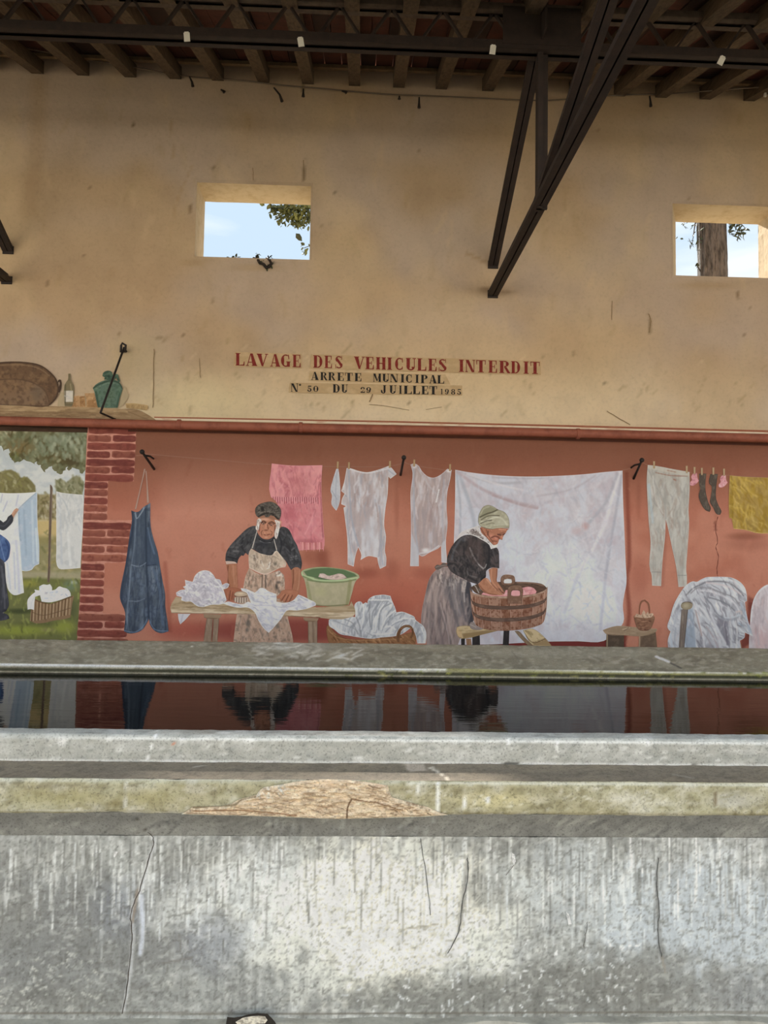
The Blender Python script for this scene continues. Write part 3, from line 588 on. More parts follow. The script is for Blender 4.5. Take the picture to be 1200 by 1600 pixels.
# ------------------------------------------------------------------ garden seen through the painted doorway
gd = [(-70,662),(136,672),(121.5,1010),(-70,1006)]
leafc = [(92,104,78),(122,132,100),(104,96,58),(84,78,46),(140,146,112)]
can = K(g1,-300,-20,1090,100,1060,600,980,600,940,570,860,590,830,560,800,620,720,640,660,570,600,560,560,620,500,540,450,500,420,520,330,470,260,480,200,505,150,470,120,400,120,340,40,350,0,290,-300,300)
can_r = []
for i,(x,y) in enumerate(spline(can,3,True)): can_r.append((x+1.6*math.sin(i*2.3),y+1.8*math.sin(i*1.7+1)))
bush = K(g1,-300,640,0,620,60,600,140,590,230,640,260,690,340,680,400,740,440,790,450,900,-300,900)
bush2 = K(g1,690,730,760,700,830,750,900,690,960,660,1050,740,1030,910,700,900)
garden = mp('garden_view', gd, (186,194,198), [
  NZ(14,9,(206,210,208),.8,.4,.7,2), BL(20,705,40,26,(168,180,184),.5), BL(70,790,50,30,(200,206,202),.6),
  PG(bush,(122,116,74),1,2.5), NZ(3,3,(98,88,48),0,.4,.7), HATCH(bush,90,5,1.6,[(104,96,54),(146,138,92),(132,128,70),(170,166,128)],.7,(20,120),3),
  PG(bush2,(138,136,104),.95,3), HATCH(bush2,50,5,1.6,[(112,112,70),(170,170,140),(96,100,66)],.7,(20,120),4),
  PG(K(g1,450,900,700,900,700,1220,450,1220),(140,126,84),.9,4), HATCH(K(g1,455,880,710,880,710,1220,455,1220),60,5,1.8,[(110,104,58),(176,166,126),(205,200,180),(98,88,56)],.7,(20,160),5),
  PG([(-70,812),(130,812),(130,850),(-70,850)],(196,172,112),.95,8), PG([(-70,838),(130,838),(130,905),(-70,905)],(140,132,84),.9,10),
  HATCH([(55,830),(128,830),(128,905),(55,905)],70,7,2.2,[(108,112,66),(168,150,92),(122,122,70),(190,178,140)],.6,(0,180),6),
  PG([(-70,893),(130,893),(130,912),(-70,912)],(168,160,132),.7,8), PG([(-70,900),(130,905),(126,1020),(-70,1020)],(106,110,58),.95,6),
  BL(45,912,20,8,(150,148,60),.8), BL(22,900,14,10,(130,132,58),.5), BL(110,915,16,12,(110,130,104),.8), BL(115,910,8,4,(176,186,182),.7), BL(30,955,34,6,(62,70,40),.8), BL(110,950,16,22,(78,84,56),.6), BL(60,976,60,6,(92,98,54),.6),
  BL(30,985,70,12,(146,156,58),.85), BL(100,980,24,14,(152,160,62),.8), BL(75,984,14,4,(140,130,90),.6),
  HATCH([(-20,905),(125,905),(122,1000),(-20,1000)],190,6,1.5,[(128,140,60),(92,98,50),(164,172,84),(108,116,64),(150,152,78)],.65,(50,130),9)], 1.3, 1,
  label='painted view of a sunlit garden through the doorway')
def leaves_ops(poly, n, sd):
    return HATCH(poly, n, 5, 2.4, [(118,126,96),(146,152,120),(92,98,66),(84,72,38),(108,118,92),(160,160,128),(70,66,38)], .75, (30,150), sd)
mp('tree_canopy', can_r, (112,112,80), round_=False, ops=[BL(100,690,50,26,(124,134,112),.8), BL(30,700,30,20,(120,98,56),.7), BL(90,715,36,14,(82,70,36),.8), BL(10,678,20,8,(196,190,160),.7), BL(112,722,18,14,(72,62,36),.7), BL(22,712,10,8,(104,112,48),.8), leaves_ops(can,260,11), HATCH(K(g1,350,150,1080,140,1060,480,500,400),90,5,2.4,[(140,150,126),(122,134,108),(158,164,140)],.7,(60,120),12), EDGE(1.2,(96,92,62),.5)], step=1.1, layer=2, parent=garden, label='painted tree foliage across the top of the garden view')
mp('lintel', [(-70,657),(137,668),(137,676),(-70,672)], (74,52,38), [NZ(20,2,(52,36,26),.7,.4,.7,2), ST([(-70,660),(137,669)],1.5,(46,30,24),.9)], 1.5, 3, garden, 'dark brown painted lintel above the garden view')
mp('pole', K(g1,625,775,645,790,660,830,655,900,652,1100,640,1380,628,1880,618,2000,590,2000,598,1880,608,1380,615,1100,625,900), (124,106,92), [ST(K(g1,640,800,628,1380,606,1990),1.1,(92,76,66),.8), ST(K(g1,650,850,640,1300,622,1800),.5,(160,142,124),.7), NZ(2,14,(96,78,66),.6,.45,.7,3)], .9, 3, garden, 'grey painted clothesline pole')
shl = K(g1,-300,870,0,880,120,885,330,880,465,868)+K(g2,470,0,490,250,490,490,430,520,400,560,330,580,275,575,300,850,180,880,120,840,90,780,60,480,-100,480,-300,480)
mp('hanging_sheet', shl, (214,218,228), [PG(K(g1,465,870,470,1360)+K(g2,490,250,490,500,400,560,330,580,275,575)+K(g2,255,300,240,0)+K(g1,232,1160,225,1090,340,975),(166,186,206),1,1.2),
  ST(K(g1,225,1085,340,975,465,868),.6,(130,150,172),.8), ST(K(g1,235,1130,245,1360)+K(g2,258,200),1.6,(140,164,188),.8), ST(K(g1,300,1100,310,1360)+K(g2,330,400),1.8,(142,166,190),.6), ST(K(g1,400,980,410,1360)+K(g2,420,480),2,(196,210,222),.6), ST(K(g2,450,50,470,450),2,(206,218,226),.7),
  ST(K(g1,30,900,10,1000),1,(170,174,190),.6), ST(K(g1,90,990,40,1110),1.2,(172,176,192),.6), ST(K(g1,230,910,200,1040),1.2,(176,180,196),.6),
  ST(K(g2,200,200,225,500,240,840),2,(188,192,206),.6), ST(K(g2,130,300,160,800),2,(236,238,244),.7), ST(K(g2,175,350,190,800),1.2,(184,190,204),.7), ST(K(g2,90,480,130,800),1.2,(186,192,206),.6), EDGE(.9,(238,240,244),.8), NZ(8,8,(198,202,216),.4,.5,.75,7)], 1.0, 4, garden, 'white painted sheet with a pale blue shaded corner, held by the person in the blue apron')
mp('hanging_sheet', K(g1,705,862,780,880,1035,905,1045,1000)+K(g1,1040,1130,1035,1250)+K(g2,1035,50,1020,250,1005,540,860,552,740,548,710,500,705,300), (206,208,208), [NZ(7,10,(186,190,192),.6,.45,.7,4), ST(K(g1,730,900,820,1020,860,1150),1.4,(176,184,190),.6), ST(K(g1,740,1000,760,1360)+K(g2,770,480),2,(190,196,202),.7), ST(K(g2,850,100,880,500),2.4,(222,224,224),.6), EDGE(.9,(236,236,236),.8), HATCH(K(g1,710,880,1030,910,1030,1360,710,1360),60,9,1.4,[(222,224,224),(180,186,192)],.4,(60,120),3)], 1.0, 4, garden, 'plain white painted sheet beside the brick pillar')
gw = empty('person'); gw.parent = mural; gw['label'] = 'small painted person in dark dress and blue apron holding a hanging sheet in the garden view'
mp('dress', K(g2,-300,-60,0,-60,-10,130,60,160,120,230,125,340,100,430,55,470,60,520,80,760,100,900,110,1010,70,1080,40,1100,100,1130,120,1170,60,1190,0,1200,-300,1200), (58,60,70), [NZ(5,10,(84,86,98),.7,.45,.75,3), ST(K(g2,20,520,50,800,60,1040),1.5,(96,98,108),.6), ST(K(g2,-20,560,-10,1100),2,(40,42,50),.7), BL(10,955,8,4,(38,40,48),.8), ST(K(g2,40,1100,90,1085),.8,(170,160,150),.7)], 1.0, 5, gw, 'dark long dress')
mp('head', [(-27,786),(-24,779),(-16,776),(-9,779),(-6,786),(-3.5,791),(-6,795),(-8,800),(-13,803),(-19,802),(-25,798),(-28,792)], (176,128,104), [PG([(-30,798),(-30,774),(-8,774),(-8,781),(-15,786),(-17,797),(-22,803)],(62,50,42),1,1.5)], .8, 6, gw, 'dark haired head in profile')
mp('apron', K(g2,-300,110,0,120,60,165,120,230,125,340,100,430,60,468,0,420,-300,420), (70,98,150), [BL(4,840,6,10,(96,128,184),.7), ST(K(g2,70,200,110,300,80,440),1.2,(48,66,110),.8), ST(K(g2,0,200,30,330,60,440),.9,(120,148,196),.7), NZ(3,4,(54,74,124),.5,.45,.7,5)], .9, 6, gw, 'blue bunched apron')
mp('arm', K(g1,-300,1230,0,1220,40,1250,80,1220,100,1180,140,1150,180,1090,210,1070,235,1090,215,1120,170,1190,160,1240,110,1300,40,1350,-20,1330,-300,1350), (56,58,66), [PG(K(g1,140,1140,180,1085,215,1065,240,1090,210,1125,170,1195),(196,150,124),1,.8), ST(K(g1,160,1180,200,1110),.6,(150,104,82),.7), ST(K(g1,0,1290,60,1290,130,1200),1,(84,88,98),.6)], .8, 7, gw, 'sleeved arm with a bare hand')
gb = mp('laundry_basket', K(g2,440,930,520,960,620,985,720,960,900,890,925,885,900,1000,880,1160,800,1180,660,1200,560,1225,440,1230,375,1200,390,1060), (140,112,82), [HATCH(K(g2,380,950,900,900,880,1170,450,1230),20,6,1,[(104,78,54)],.6,(80,100),2)]+[ST([(48+i*2.6,940+max(0,3-abs(i-9)*.2)-i*.25),(47+i*2.55,971-i*.45)],.75,((176,150,116),(96,70,48),(196,172,138),(120,92,64))[i%4],.85,.5,False) for i in range(25)]+[ST(K(g2,430,935,620,985,900,895),1.0,(96,70,48),.9), ST(K(g2,400,1090,560,1130,880,1040),.7,(98,74,52),.6)], .8, 5, mural, 'painted wicker basket of washing on the grass of the garden view')
mp('washing', K(g2,345,1060,345,940,390,880,440,840,430,810,490,820,490,770,540,745,590,750,625,740,650,780,650,820,690,810,740,770,790,785,840,800,880,850,885,890,720,950,620,970,520,960,500,880,440,900,430,980,425,1065,390,1055), (226,228,232), [HATCH(K(g2,480,760,880,800,880,900,540,960),40,3.5,1,[(186,194,208),(200,206,216),(244,244,246),(170,180,196)],.75,(0,180),4), BL(72,927,4,3,(190,186,190),.7), ST(K(g2,440,880,400,960,380,1050),.8,(198,202,204),.7), EDGE(.7,(242,242,244),.7)], .8, 6, gb)
# ------------------------------------------------------------------ painted brick pillar, brick by brick
pil = [(136.5,666),(213,669),(209,752),(169,752),(167,812.5),(208,813)]+K(k2,820,260,790,515,655,520,642,835,782,838,780,975)+[(196,1006),(120,1004),(121,994)]
pillar = mp('brick_pillar', pil, (196,134,116), [NZ(10,3,(178,112,94),.6,.45,.7,2), NZ(3,3,(214,160,142),.4,.5,.7,5)], 1.6, 2, label='painted stack of thin red bricks with pale joints')
rows = [(k1,608,[(552,850,0)]),(k1,660,[(548,692,1),(704,848,3)]),(k1,708,[(545,848,0)]),(k1,760,[(542,686,3),(698,845,1)]),(k1,810,[(538,840,3)]),(k1,857,[(535,685,1),(695,838,3)]),(k1,905,[(532,832,0)]),
 (k1,952,[(528,672,3)]),(k1,998,[(526,672,1)]),(k1,1050,[(524,670,0)]),(k1,1096,[(522,668,2)]),(k1,1148,[(520,668,1)]),
 (k2,285,[(517,820,3)]),(k2,333,[(515,657,1),(668,815,1)]),(k2,380,[(513,808,1)]),(k2,432,[(510,652,1),(664,800,2)]),(k2,485,[(508,792,2)]),
 (k2,543,[(505,650,3)]),(k2,592,[(503,650,2)]),(k2,643,[(500,648,0)]),(k2,695,[(498,646,0)]),(k2,748,[(497,645,0)]),(k2,800,[(495,643,0)]),
 (k2,857,[(490,780,1)]),(k2,905,[(485,640,3),(652,776,0)]),(k2,957,[(480,790,0)]),(k2,1008,[(478,800,1)])]
bc = [(138,68,58),(146,84,68),(164,96,76),(118,56,50)]
for ri,(kk,yc,bs) in enumerate(rows):
    for bi,(xa,xb,ci) in enumerate(bs):
        h = 19.5; sl = .018*(xb-xa)
        o = K(kk, xa+3,yc-h+2, xa+12,yc-h-1, (xa+xb)/2,yc-h+sl*.5, xb-8,yc-h+sl, xb,yc-h+5+sl, xb,yc+h-5+sl, xb-8,yc+h+sl, (xa+xb)/2,yc+h+sl*.5, xa+10,yc+h, xa,yc+h-6)
        y0 = kk[1]+yc/4
        mp('brick', o, bc[ci], [NZ(9,2.5,(164,92,76),.55,.5,.75,ri*3+bi), NZ(5,5,(104,48,42),.5,.5,.75,ri+40), GR(0,y0-5,0,y0+5,(110,52,44),0,.4), EDGE(1.2,(178,108,90),.35)], 1.8, 3, pillar)
# ------------------------------------------------------------------ painted shelf over the doorway
shelf = mp('painted_shelf', K(k1,-280,440,0,452,400,460,600,466,740,476,855,480,930,515,975,546,820,552,400,540,0,526,-280,516), (150,122,88), [
  PG(K(k1,-280,440,0,452,600,466,855,480,800,492,400,486,0,484,-280,480),(170,142,104),.8,2), ST(K(k1,-280,480,0,485,600,490,800,496),.8,(196,170,128),.7), ST(K(k1,0,526,400,540,820,550),1.2,(100,76,52),.8), ST(K(k1,800,492,930,545),.8,(120,94,66),.7), HATCH(K(k1,0,470,800,490,800,540,0,520),60,14,1,[(126,100,70),(178,150,112),(104,82,58)],.5,(0,6),3), NZ(16,3,(118,92,62),.5,.45,.7,2)], 1.3, 2, label='painted wooden shelf board with a bevelled end')
shad = mp('shelf_shadow', K(k1,360,440,380,370,420,380,470,440,560,400,600,460,740,470,800,400,780,330,760,380,745,465,360,460), (166,148,118), [EDGE(8,(176,158,124),.7,.9)], 2, 1, label='grey painted shadow on the wall behind the pots')
tub = mp('bathtub', K(k1,-200,240,-80,195,40,180,160,182,250,200,310,240,350,285,366,330,362,390,340,425,300,458,150,456,0,450,-200,445), (104,78,56), [
  PG(K(k1,-200,330,-60,300,80,290,170,300,240,330,285,370,305,420,300,460,-200,455),(126,100,76),.9,3), BL(10,600,50,24,(122,92,64),.7), NZ(8,6,(136,106,74),.6,.5,.72,5), NZ(4,4,(78,58,44),.5,.5,.7,9),
  ST(K(k1,-200,245,-80,200,40,186,160,188,250,206,310,246,350,290),1.4,(70,52,40),.9), ST(K(k1,-200,262,-60,212,60,200,170,204,250,226,310,270),.8,(150,124,92),.6), ST(K(k1,-200,330,-60,300,80,290,170,300,240,330,285,370,305,430),1.2,(84,64,48),.7), ST(K(k1,350,290,366,340,352,410,310,455),2.4,(70,52,40),.8), BL(58,615,14,16,(104,88,72),.6), ST(K(k1,0,452,300,458),.8,(70,52,38),.8)], 1.2, 3, shelf, 'brown copper bathtub painted leaning on the wall')
mp('tub_handle', K(k1,362,300,370,292,382,294,385,320,382,350,372,375,362,370,366,340,374,320,372,305,362,312), (72,54,42), [], .8, 4, shelf)
bot = mp('bottle', K(k1,427,255,441,255,443,290,450,310,460,330,461,400,458,440,448,462,405,460,402,430,402,330,412,310,424,292), (120,108,80), [
  PG(K(k1,404,362,456,362,455,432,404,432),(206,200,188),.95,1), ST(K(k1,432,258,432,300),.6,(86,74,54),.7), ST(K(k1,410,325,408,440),.9,(82,74,54),.8), ST(K(k1,440,320,446,360),.9,(160,148,112),.7), HATCH(K(k1,404,362,456,362,455,432,404,432),10,5,.9,[(176,172,168),(190,186,180)],.6,(0,30),3), ST(K(k1,404,448,455,450),.9,(92,82,60),.7)], .8, 5, shelf, 'painted brown wine bottle with a blank white label')
soap = [(452,398,494,392,500,462,448,464,0),(494,396,530,394,536,466,498,464,1),(528,378,588,376,596,420,540,424,0),(540,420,598,414,610,468,538,466,1),(448,436,476,430,482,466,446,464,1)]
for x0,y0,x1,y1,x2,y2,x3,y3,c in soap:
    mp('soap_block', K(k1,x0,y0,x1,y1,x2,y2,x3,y3), ((176,136,92),(160,118,74))[c], [HATCH(K(k1,x0,y0,x1,y1,x2,y2,x3,y3),10,5,1.1,[(140,98,58),(204,168,124),(120,82,50)],.6,(0,180),x0), EDGE(.8,(196,160,116),.6)], .9, 4, shelf)
jug = mp('demijohn', K(k1,580,345,600,322,650,298,700,292,740,305,766,345,762,365,750,400,735,468,680,470,612,465,600,410,590,370), (88,112,98), [
  NZ(5,8,(92,120,98),.6,.45,.7,4), ST(K(k1,585,345,620,322,690,300,745,315,762,345),1.2,(48,70,56),.9), ST(K(k1,600,350,660,318,720,316),1,(120,142,120),.6), BL(172,617,12,16,(98,116,92),.5), ST(K(k1,600,370,618,462),1.6,(48,72,58),.7), ST(K(k1,748,380,730,465),1.6,(52,78,62),.7), NZ(3,3,(52,76,60),.4,.5,.7,8)], .9, 4, shelf, 'green painted demijohn')
mp('demijohn_neck', K(k1,650,292,655,280,640,270,645,250,670,237,695,242,705,262,715,262,722,255,738,262,745,290,752,300,745,312,735,300,728,280,718,290,716,300,690,296), (58,82,68), [NZ(3,3,(86,110,90),.7,.45,.7,4), ST(K(k1,655,262,690,250),.8,(96,120,102),.6), BL(170,588,3,3,(40,58,50),.7)], .7, 5, shelf, 'green neck and spout')
mp('brush', K(k1,785,442,830,440,920,452,926,468,915,485,880,478,790,470), (168,138,92), [ST([(a,632.5),(a-.5,638)],.5,(120,92,56),.7,.5,False) for a in ()]+[HATCH(K(k1,785,450,920,458,912,482,790,468),26,5,.6,[(124,96,60),(196,168,120)],.7,(78,100),3), ST(K(k1,785,444,850,444,922,456),1,(184,156,108),.9)], .8, 3, shelf, 'painted scrubbing brush with tan bristles')
# ------------------------------------------------------------------ blue apron on the peg
ap = mp('denim_apron', K(k2,820,190,850,200,870,195,895,170,940,143,942,290,960,370,985,450,1000,540,1018,640,1032,715,1033,790,1048,890,1054,945,1010,958,970,945,940,910,930,870,915,900,890,935,860,952,800,958,775,945,782,830,750,740,752,690,785,520,812,330,825,250), (76,88,104), [
  NZ(6,18,(92,108,132),.7,.45,.7,2), RIDGE(60,6,(48,58,76),(118,132,150),.7,92,3,8), NZ(3,4,(54,66,88),.5,.5,.72,6), PG(K(k2,835,240,912,180,915,520,820,535),(66,80,100),.6,3), PG(K(k2,912,300,960,380,1000,540,915,530),(60,76,100),.7,4),
  ST(K(k2,820,200,828,300,790,520,760,740,785,900),2.2,(46,58,80),.8), ST(K(k2,910,180,916,540,930,860),1.6,(44,56,76),.8), ST(K(k2,850,220,840,400,822,540,800,760,790,930),1.0,(120,136,158),.55), ST(K(k2,925,300,940,380,965,460),1.6,(98,120,150),.6),
  ST(K(k2,820,530,870,540,912,518),.6,(140,156,176),.8), ST(K(k2,915,535,975,528),.7,(40,50,70),.8), ST(K(k2,805,755,860,758,905,740),.6,(140,154,172),.7), ST(K(k2,865,540,875,575),.5,(130,146,166),.6), ST(K(k2,978,540,985,640,970,700),.6,(128,144,166),.6), ST(K(k2,815,540,808,740),.6,(126,142,164),.6),
  ST(K(k2,845,205,855,240,880,210,900,175),.8,(150,166,184),.8), ST(K(k2,775,940,840,952,890,920,920,870),.7,(120,150,186),.7), ST(K(k2,935,880,970,935,1050,945),.7,(120,150,186),.7), ST(K(k2,960,560,1000,700,1015,900),2.4,(84,104,134),.6), BL(222,935,5,24,(96,112,130),.5), HATCH(K(k2,790,520,1000,540,1040,900,790,920),60,12,1,[(98,114,138),(50,62,84)],.4,(80,105),7)], 1.1, 4, label='blue denim apron painted hanging from the peg')
for pp in (K(k2,842,182,886,0)+K(k1,900,850,910,850)+K(k2,893,0,852,184), K(k2,918,145,914,0)+K(k1,908,862,916,862)+K(k2,921,0,932,142)):
    mp('apron_strap', pp, (176,146,132), [EDGE(.5,(120,86,74),.5)], .8, 4, ap, 'pale pink strap')
# ------------------------------------------------------------------ towel, rag, shirts, sheet, long johns, socks, yellow cloth
pk = (222,148,152)
tow = mp('pink_towel', K(k3,760,112,900,126,1125,124,1118,250,1125,450,1135,600,1140,700,1130,730,1000,735,940,740,930,690,830,560,800,400,775,370,752,350), (214,128,136), [
  PG(K(k3,760,112,900,126,1125,124,1090,370,752,352),pk,.95,2), RIDGE(40,9,(182,92,104),(226,152,160),.55,85,3,14), BL(468,755,30,22,(190,108,112),.5), NZ(7,7,(216,142,148),.6,.45,.7,3), ST(K(k3,1110,250,1118,400,1128,640),1.6,(166,88,96),.7), BL(486,820,10,20,(216,134,146),.8,.9,30), ST(K(k3,1070,450,1030,560,1000,620),1.2,(226,156,164),.7), ST(K(k3,1100,260,1085,380),1,(178,96,106),.7), BL(455,800,16,20,(186,92,104),.6), BL(478,846,26,6,(172,86,94),.5),
  EDGE(1,(226,150,156),.6), HATCH(K(k3,760,120,1120,130,1130,690,850,560),120,7,1.1,[(220,140,148),(184,96,106),(228,160,166)],.45,(40,140),5)]+
  [ST([(425+i*1.75,776.5+i*.03),(425.3+i*1.75,776+7+4*abs(math.sin(i*2.1)))],.55,((232,168,176),(150,60,72))[i%2],.9,.5,False) for i in range(42)], 1.0, 4, label='pink fringed towel painted folded over the line')
fr = []
for i in range(13):
    x = 964+i*13.5; yy = 690-abs(i-6)*1.0
    mp('fringe', K(k3,x,yy-6,x+9,yy-6,x+10,yy+30+14*abs(math.sin(i*1.9)),x+5,yy+58+8*math.sin(i*2.7),x+1,yy+34), ((214,136,140),(222,158,158),(196,112,112))[i%3], [], 1.0, 5, tow)
mp('rag', K(k4,210,150,225,150,232,200,236,380,225,420,210,452,190,430,175,405,178,340,168,310,185,230), (190,192,202), [ST(K(k4,215,170,205,330,215,430),1,(160,166,182),.7), ST(K(k4,180,310,215,370),.8,(150,156,172),.7), EDGE(.7,(216,218,224),.7), NZ(4,8,(168,170,182),.5,.45,.7,3)], .9, 4, label='small grey white rag painted on the line')
def cloth(name, o, base, ops, layer, label): return mp(name, o, base, list(ops), 1.2, layer, None, label)
s1 = K(k4,285,145,305,145,370,165,430,175,500,160,560,140,590,128,610,145,645,188,600,222,585,205,580,330,565,430,555,560,568,640,560,740,570,790,568,850,525,872,512,830,505,790,440,780,385,808,390,770,368,715,350,770,335,855,292,838,288,640,275,530,262,430,280,420,245,405,250,370,270,330,245,310,265,250)
cloth('shirt', s1, (188,178,182), [RIDGE(50,6,(164,162,174),(216,216,222),.7,92,5,10), PG(K(k4,300,150,580,150,560,560,380,740,330,560,300,400),(176,158,158),.5,6), NZ(7,22,(206,206,214),.8,.4,.7,3), HATCH(K(k4,310,180,570,180,540,500,340,480),46,16,1.4,[(206,202,208),(166,142,140),(214,212,218),(158,160,174)],.55,(80,112),4), BL(578,835,18,30,(200,202,212),.6), ST(K(k4,300,150,310,400,330,560,370,710),1.6,(160,166,182),.7), ST(K(k4,520,420,535,600,515,780),1.6,(160,162,176),.7), ST(K(k4,290,440,300,640,330,840),1.2,(160,166,182),.6), ST(K(k4,555,640,535,740,545,840),1.2,(162,168,184),.6), ST(K(k4,300,150,430,180,580,150),1.2,(214,214,220),.8), ST(K(k4,585,160,630,195),1,(158,164,180),.7), ST(K(k4,262,330,285,350),1,(150,158,176),.7), ST(K(k4,275,180,262,300),1,(220,222,228),.7), BL(550,872,6,10,(196,204,210),.6), EDGE(.8,(222,224,230),.8)], 4, 'white shirt painted hanging upside down next to the pink towel')
s2 = K(k4,745,120,770,112,800,125,830,170,870,205,910,215,950,200,990,170,1010,150,1042,158,1030,230,1010,320,1005,440,1012,540,1000,680,1010,830,968,825,965,705,950,720,880,755,830,782,805,770,805,852,742,852,748,640,748,480,745,320,760,180)
cloth('shirt', s2, (178,160,160), [RIDGE(50,6,(158,148,154),(214,212,218),.65,92,8,10), NZ(7,24,(198,194,202),.7,.45,.72,6), HATCH(K(k4,770,190,1000,220,980,640,780,640),50,20,1.3,[(206,200,206),(160,134,132),(190,178,182),(212,208,214)],.5,(78,110),7), ST(K(k4,765,150,770,400,780,600,805,770),1.8,(168,172,186),.7), ST(K(k4,800,150,870,260,930,330),1.4,(190,188,196),.5), ST(K(k4,950,300,930,390),1.2,(226,224,230),.9), ST(K(k4,985,230,975,480,985,690),1.6,(170,170,182),.6), PG(K(k4,748,600,800,740,803,850,744,850),(190,192,202),.8,2), PG(K(k4,970,690,1003,650,1008,828,970,822),(194,196,206),.8,2), BL(665,860,8,5,(232,232,236),.8), ST(K(k4,810,760,880,748,950,705),1.2,(212,210,216),.8), BL(648,729,5,4,(216,218,224),.8), BL(701,736,5,3,(226,226,230),.8), EDGE(.8,(218,218,224),.75)], 4, 'thin see-through shirt painted beside the big sheet')
sh = K(k6,80,165,150,178,300,196,500,205,700,200,850,190,960,178,1060,170,1062,300,1070,500,1078,700,1083,830,1070,900,1062,960,1065,1060,950,1168,800,1170,620,1172,300,1188,180,1190,60,1190,68,700,78,400)
fold = lambda p,w,c,a=.5: ST(K(k6,*p),w,c,a,.9)
cloth('bed_sheet', sh, (196,194,206), [RIDGE(90,16,(178,178,192),(214,214,224),.5,75,5,40), NZ(40,50,(208,204,212),.6,.4,.7,2), NZ(22,18,(188,176,188),.5,.5,.72,5), NZ(14,20,(204,210,224),.6,.45,.7,9), BL(800,850,30,70,(206,216,230),.6), BL(880,910,90,90,(218,228,236),.8,.95), BL(930,950,50,50,(226,234,242),.7),
  fold((85,170,110,400,100,700),2.2,(150,160,178)), fold((100,180,180,420,200,600),3.5,(160,168,184),.6), fold((90,175,240,280,420,350,560,385),3,(176,158,168),.7), fold((120,180,300,240,460,240),2.5,(168,168,180),.6), fold((150,190,330,250,500,290),2,(214,212,220),.7), fold((300,210,460,215,600,214),1.8,(168,166,178),.5), fold((300,315,460,370,560,392),2,(170,146,154),.6),
  fold((1045,180,1000,330,960,480,880,640),3,(216,216,226),.8), fold((1030,190,960,360,860,480),3,(168,170,184),.6), fold((1055,200,1020,420,990,600,960,800),2.5,(164,166,182),.6), fold((1010,300,900,600,760,830),3,(214,214,224),.6), fold((980,600,960,800,930,1100),3,(176,178,194),.5), fold((1000,200,800,300,600,340),3,(206,204,214),.5), fold((900,200,760,280,560,320),2,(176,170,182),.5),
  fold((720,700,660,900,640,1100),3,(210,212,222),.5), fold((800,780,720,1000),3,(180,182,196),.4), fold((840,900,760,1100),3,(216,218,226),.5), fold((1040,700,1050,860,1030,1040),3,(206,206,218),.6), BL(915,822,8,8,(190,156,160),.8), BL(902,830,14,10,(196,170,176),.5), BL(825,800,14,16,(192,176,184),.5), BL(870,920,20,30,(190,178,188),.4),
  HATCH(sh,420,18,1.7,[(212,212,222),(180,180,194),(198,190,202),(218,216,224),(172,174,190),(196,206,222)],.3,(25,155),21), HATCH(K(k6,420,400,1000,400,1000,1100,620,1100),200,8,1.2,[(216,218,226),(178,182,198)],.4,(0,180),22),
  PG(K(k6,600,1100,940,1100,1062,1055,950,1168,620,1172),(206,208,220),.6,10), fold((78,170,72,400,66,800),.9,(228,228,234),.8), EDGE(1.1,(214,214,222),.7)], 4, 'large white bed sheet painted behind the person in the headscarf')
lj = K(k7,365,162,430,170,560,195,655,212,655,350,648,480,652,560,640,760,632,900,636,930,636,1005,578,1010,570,930,560,860,530,720,505,600,490,540,485,660,470,800,462,910,458,1003,395,1000,388,910,382,900,385,700,372,560,362,380,358,260)
cloth('long_johns', lj, (180,178,172), [RIDGE(40,6,(154,152,148),(206,206,204),.6,88,3,10), NZ(10,26,(192,192,188),.7,.4,.7,3), NZ(5,16,(164,148,138),.5,.55,.75,7), PG(K(k7,365,162,655,212,652,245,365,185),(192,188,178),.8,1.5), ST(K(k7,420,215,520,235,640,240),.8,(150,104,86),.8), ST(K(k7,500,200,560,212),.8,(160,110,90),.7), ST(K(k7,368,190,420,300,480,420,490,540),1.4,(158,156,154),.6), ST(K(k7,372,300,385,420,400,560),2.4,(176,190,198),.8), ST(K(k7,400,240,420,400,470,500),1,(202,202,200),.7), ST(K(k7,545,262,560,268),1.2,(158,104,84),.8), ST(K(k7,490,540,520,680,560,840),1.2,(160,158,156),.7), ST(K(k7,640,300,630,560,610,880),1.2,(160,158,154),.5), HATCH(K(k7,380,300,640,300,640,700,390,700),60,14,1.1,[(198,198,196),(160,142,132),(152,150,150)],.45,(60,115),5), ST(K(k7,384,905,462,908),.7,(134,132,130),.8), ST(K(k7,562,928,637,928),.7,(134,132,130),.8), NZ(1.3,60,(168,168,166),0), EDGE(.8,(204,202,196),.7)], 4, 'pale grey long johns painted on the line')
for x,y,lb in ((1085,748,'pink baby bootee painted left of the dark socks'),(1130,751,'pink baby bootee painted right of the dark socks')):
    mp('baby_bootee', [(x-2,y-8),(x+4,y-9),(x+5,y-1),(x+7,y+3),(x+4,y+7),(x-3,y+11),(x-7,y+10),(x-7,y+6),(x-4,y+2),(x-5,y-3)], (214,150,160), [HATCH([(x-6,y-9),(x+6,y-9),(x+6,y+9),(x-6,y+9)],16,4,1,[(238,196,200),(184,108,122),(226,170,178)],.8,(0,180),x), EDGE(.6,(186,110,122),.5)], .7, 4, None, lb)
for o,lb in ((K(k7,722,222,772,222,765,300,768,350,785,420,803,465,795,488,765,475,735,430,718,375,728,330,722,290),'dark grey sock painted on the left of its pair'),(K(k7,800,225,852,225,842,300,840,395,860,450,877,485,868,508,845,505,820,460,797,420,803,380,808,310,790,290),'dark grey sock painted on the right of its pair')):
    mp('sock', o, (84,74,66), [NZ(3,6,(110,100,90),.7,.45,.7,4), EDGE(.9,(62,54,48),.6)], .8, 4, None, lb)
yl = K(k7,935,235,1000,242,1100,248,1500,255,1500,650,1200,638,1120,635,1050,615,960,605,950,535,930,530,928,400)
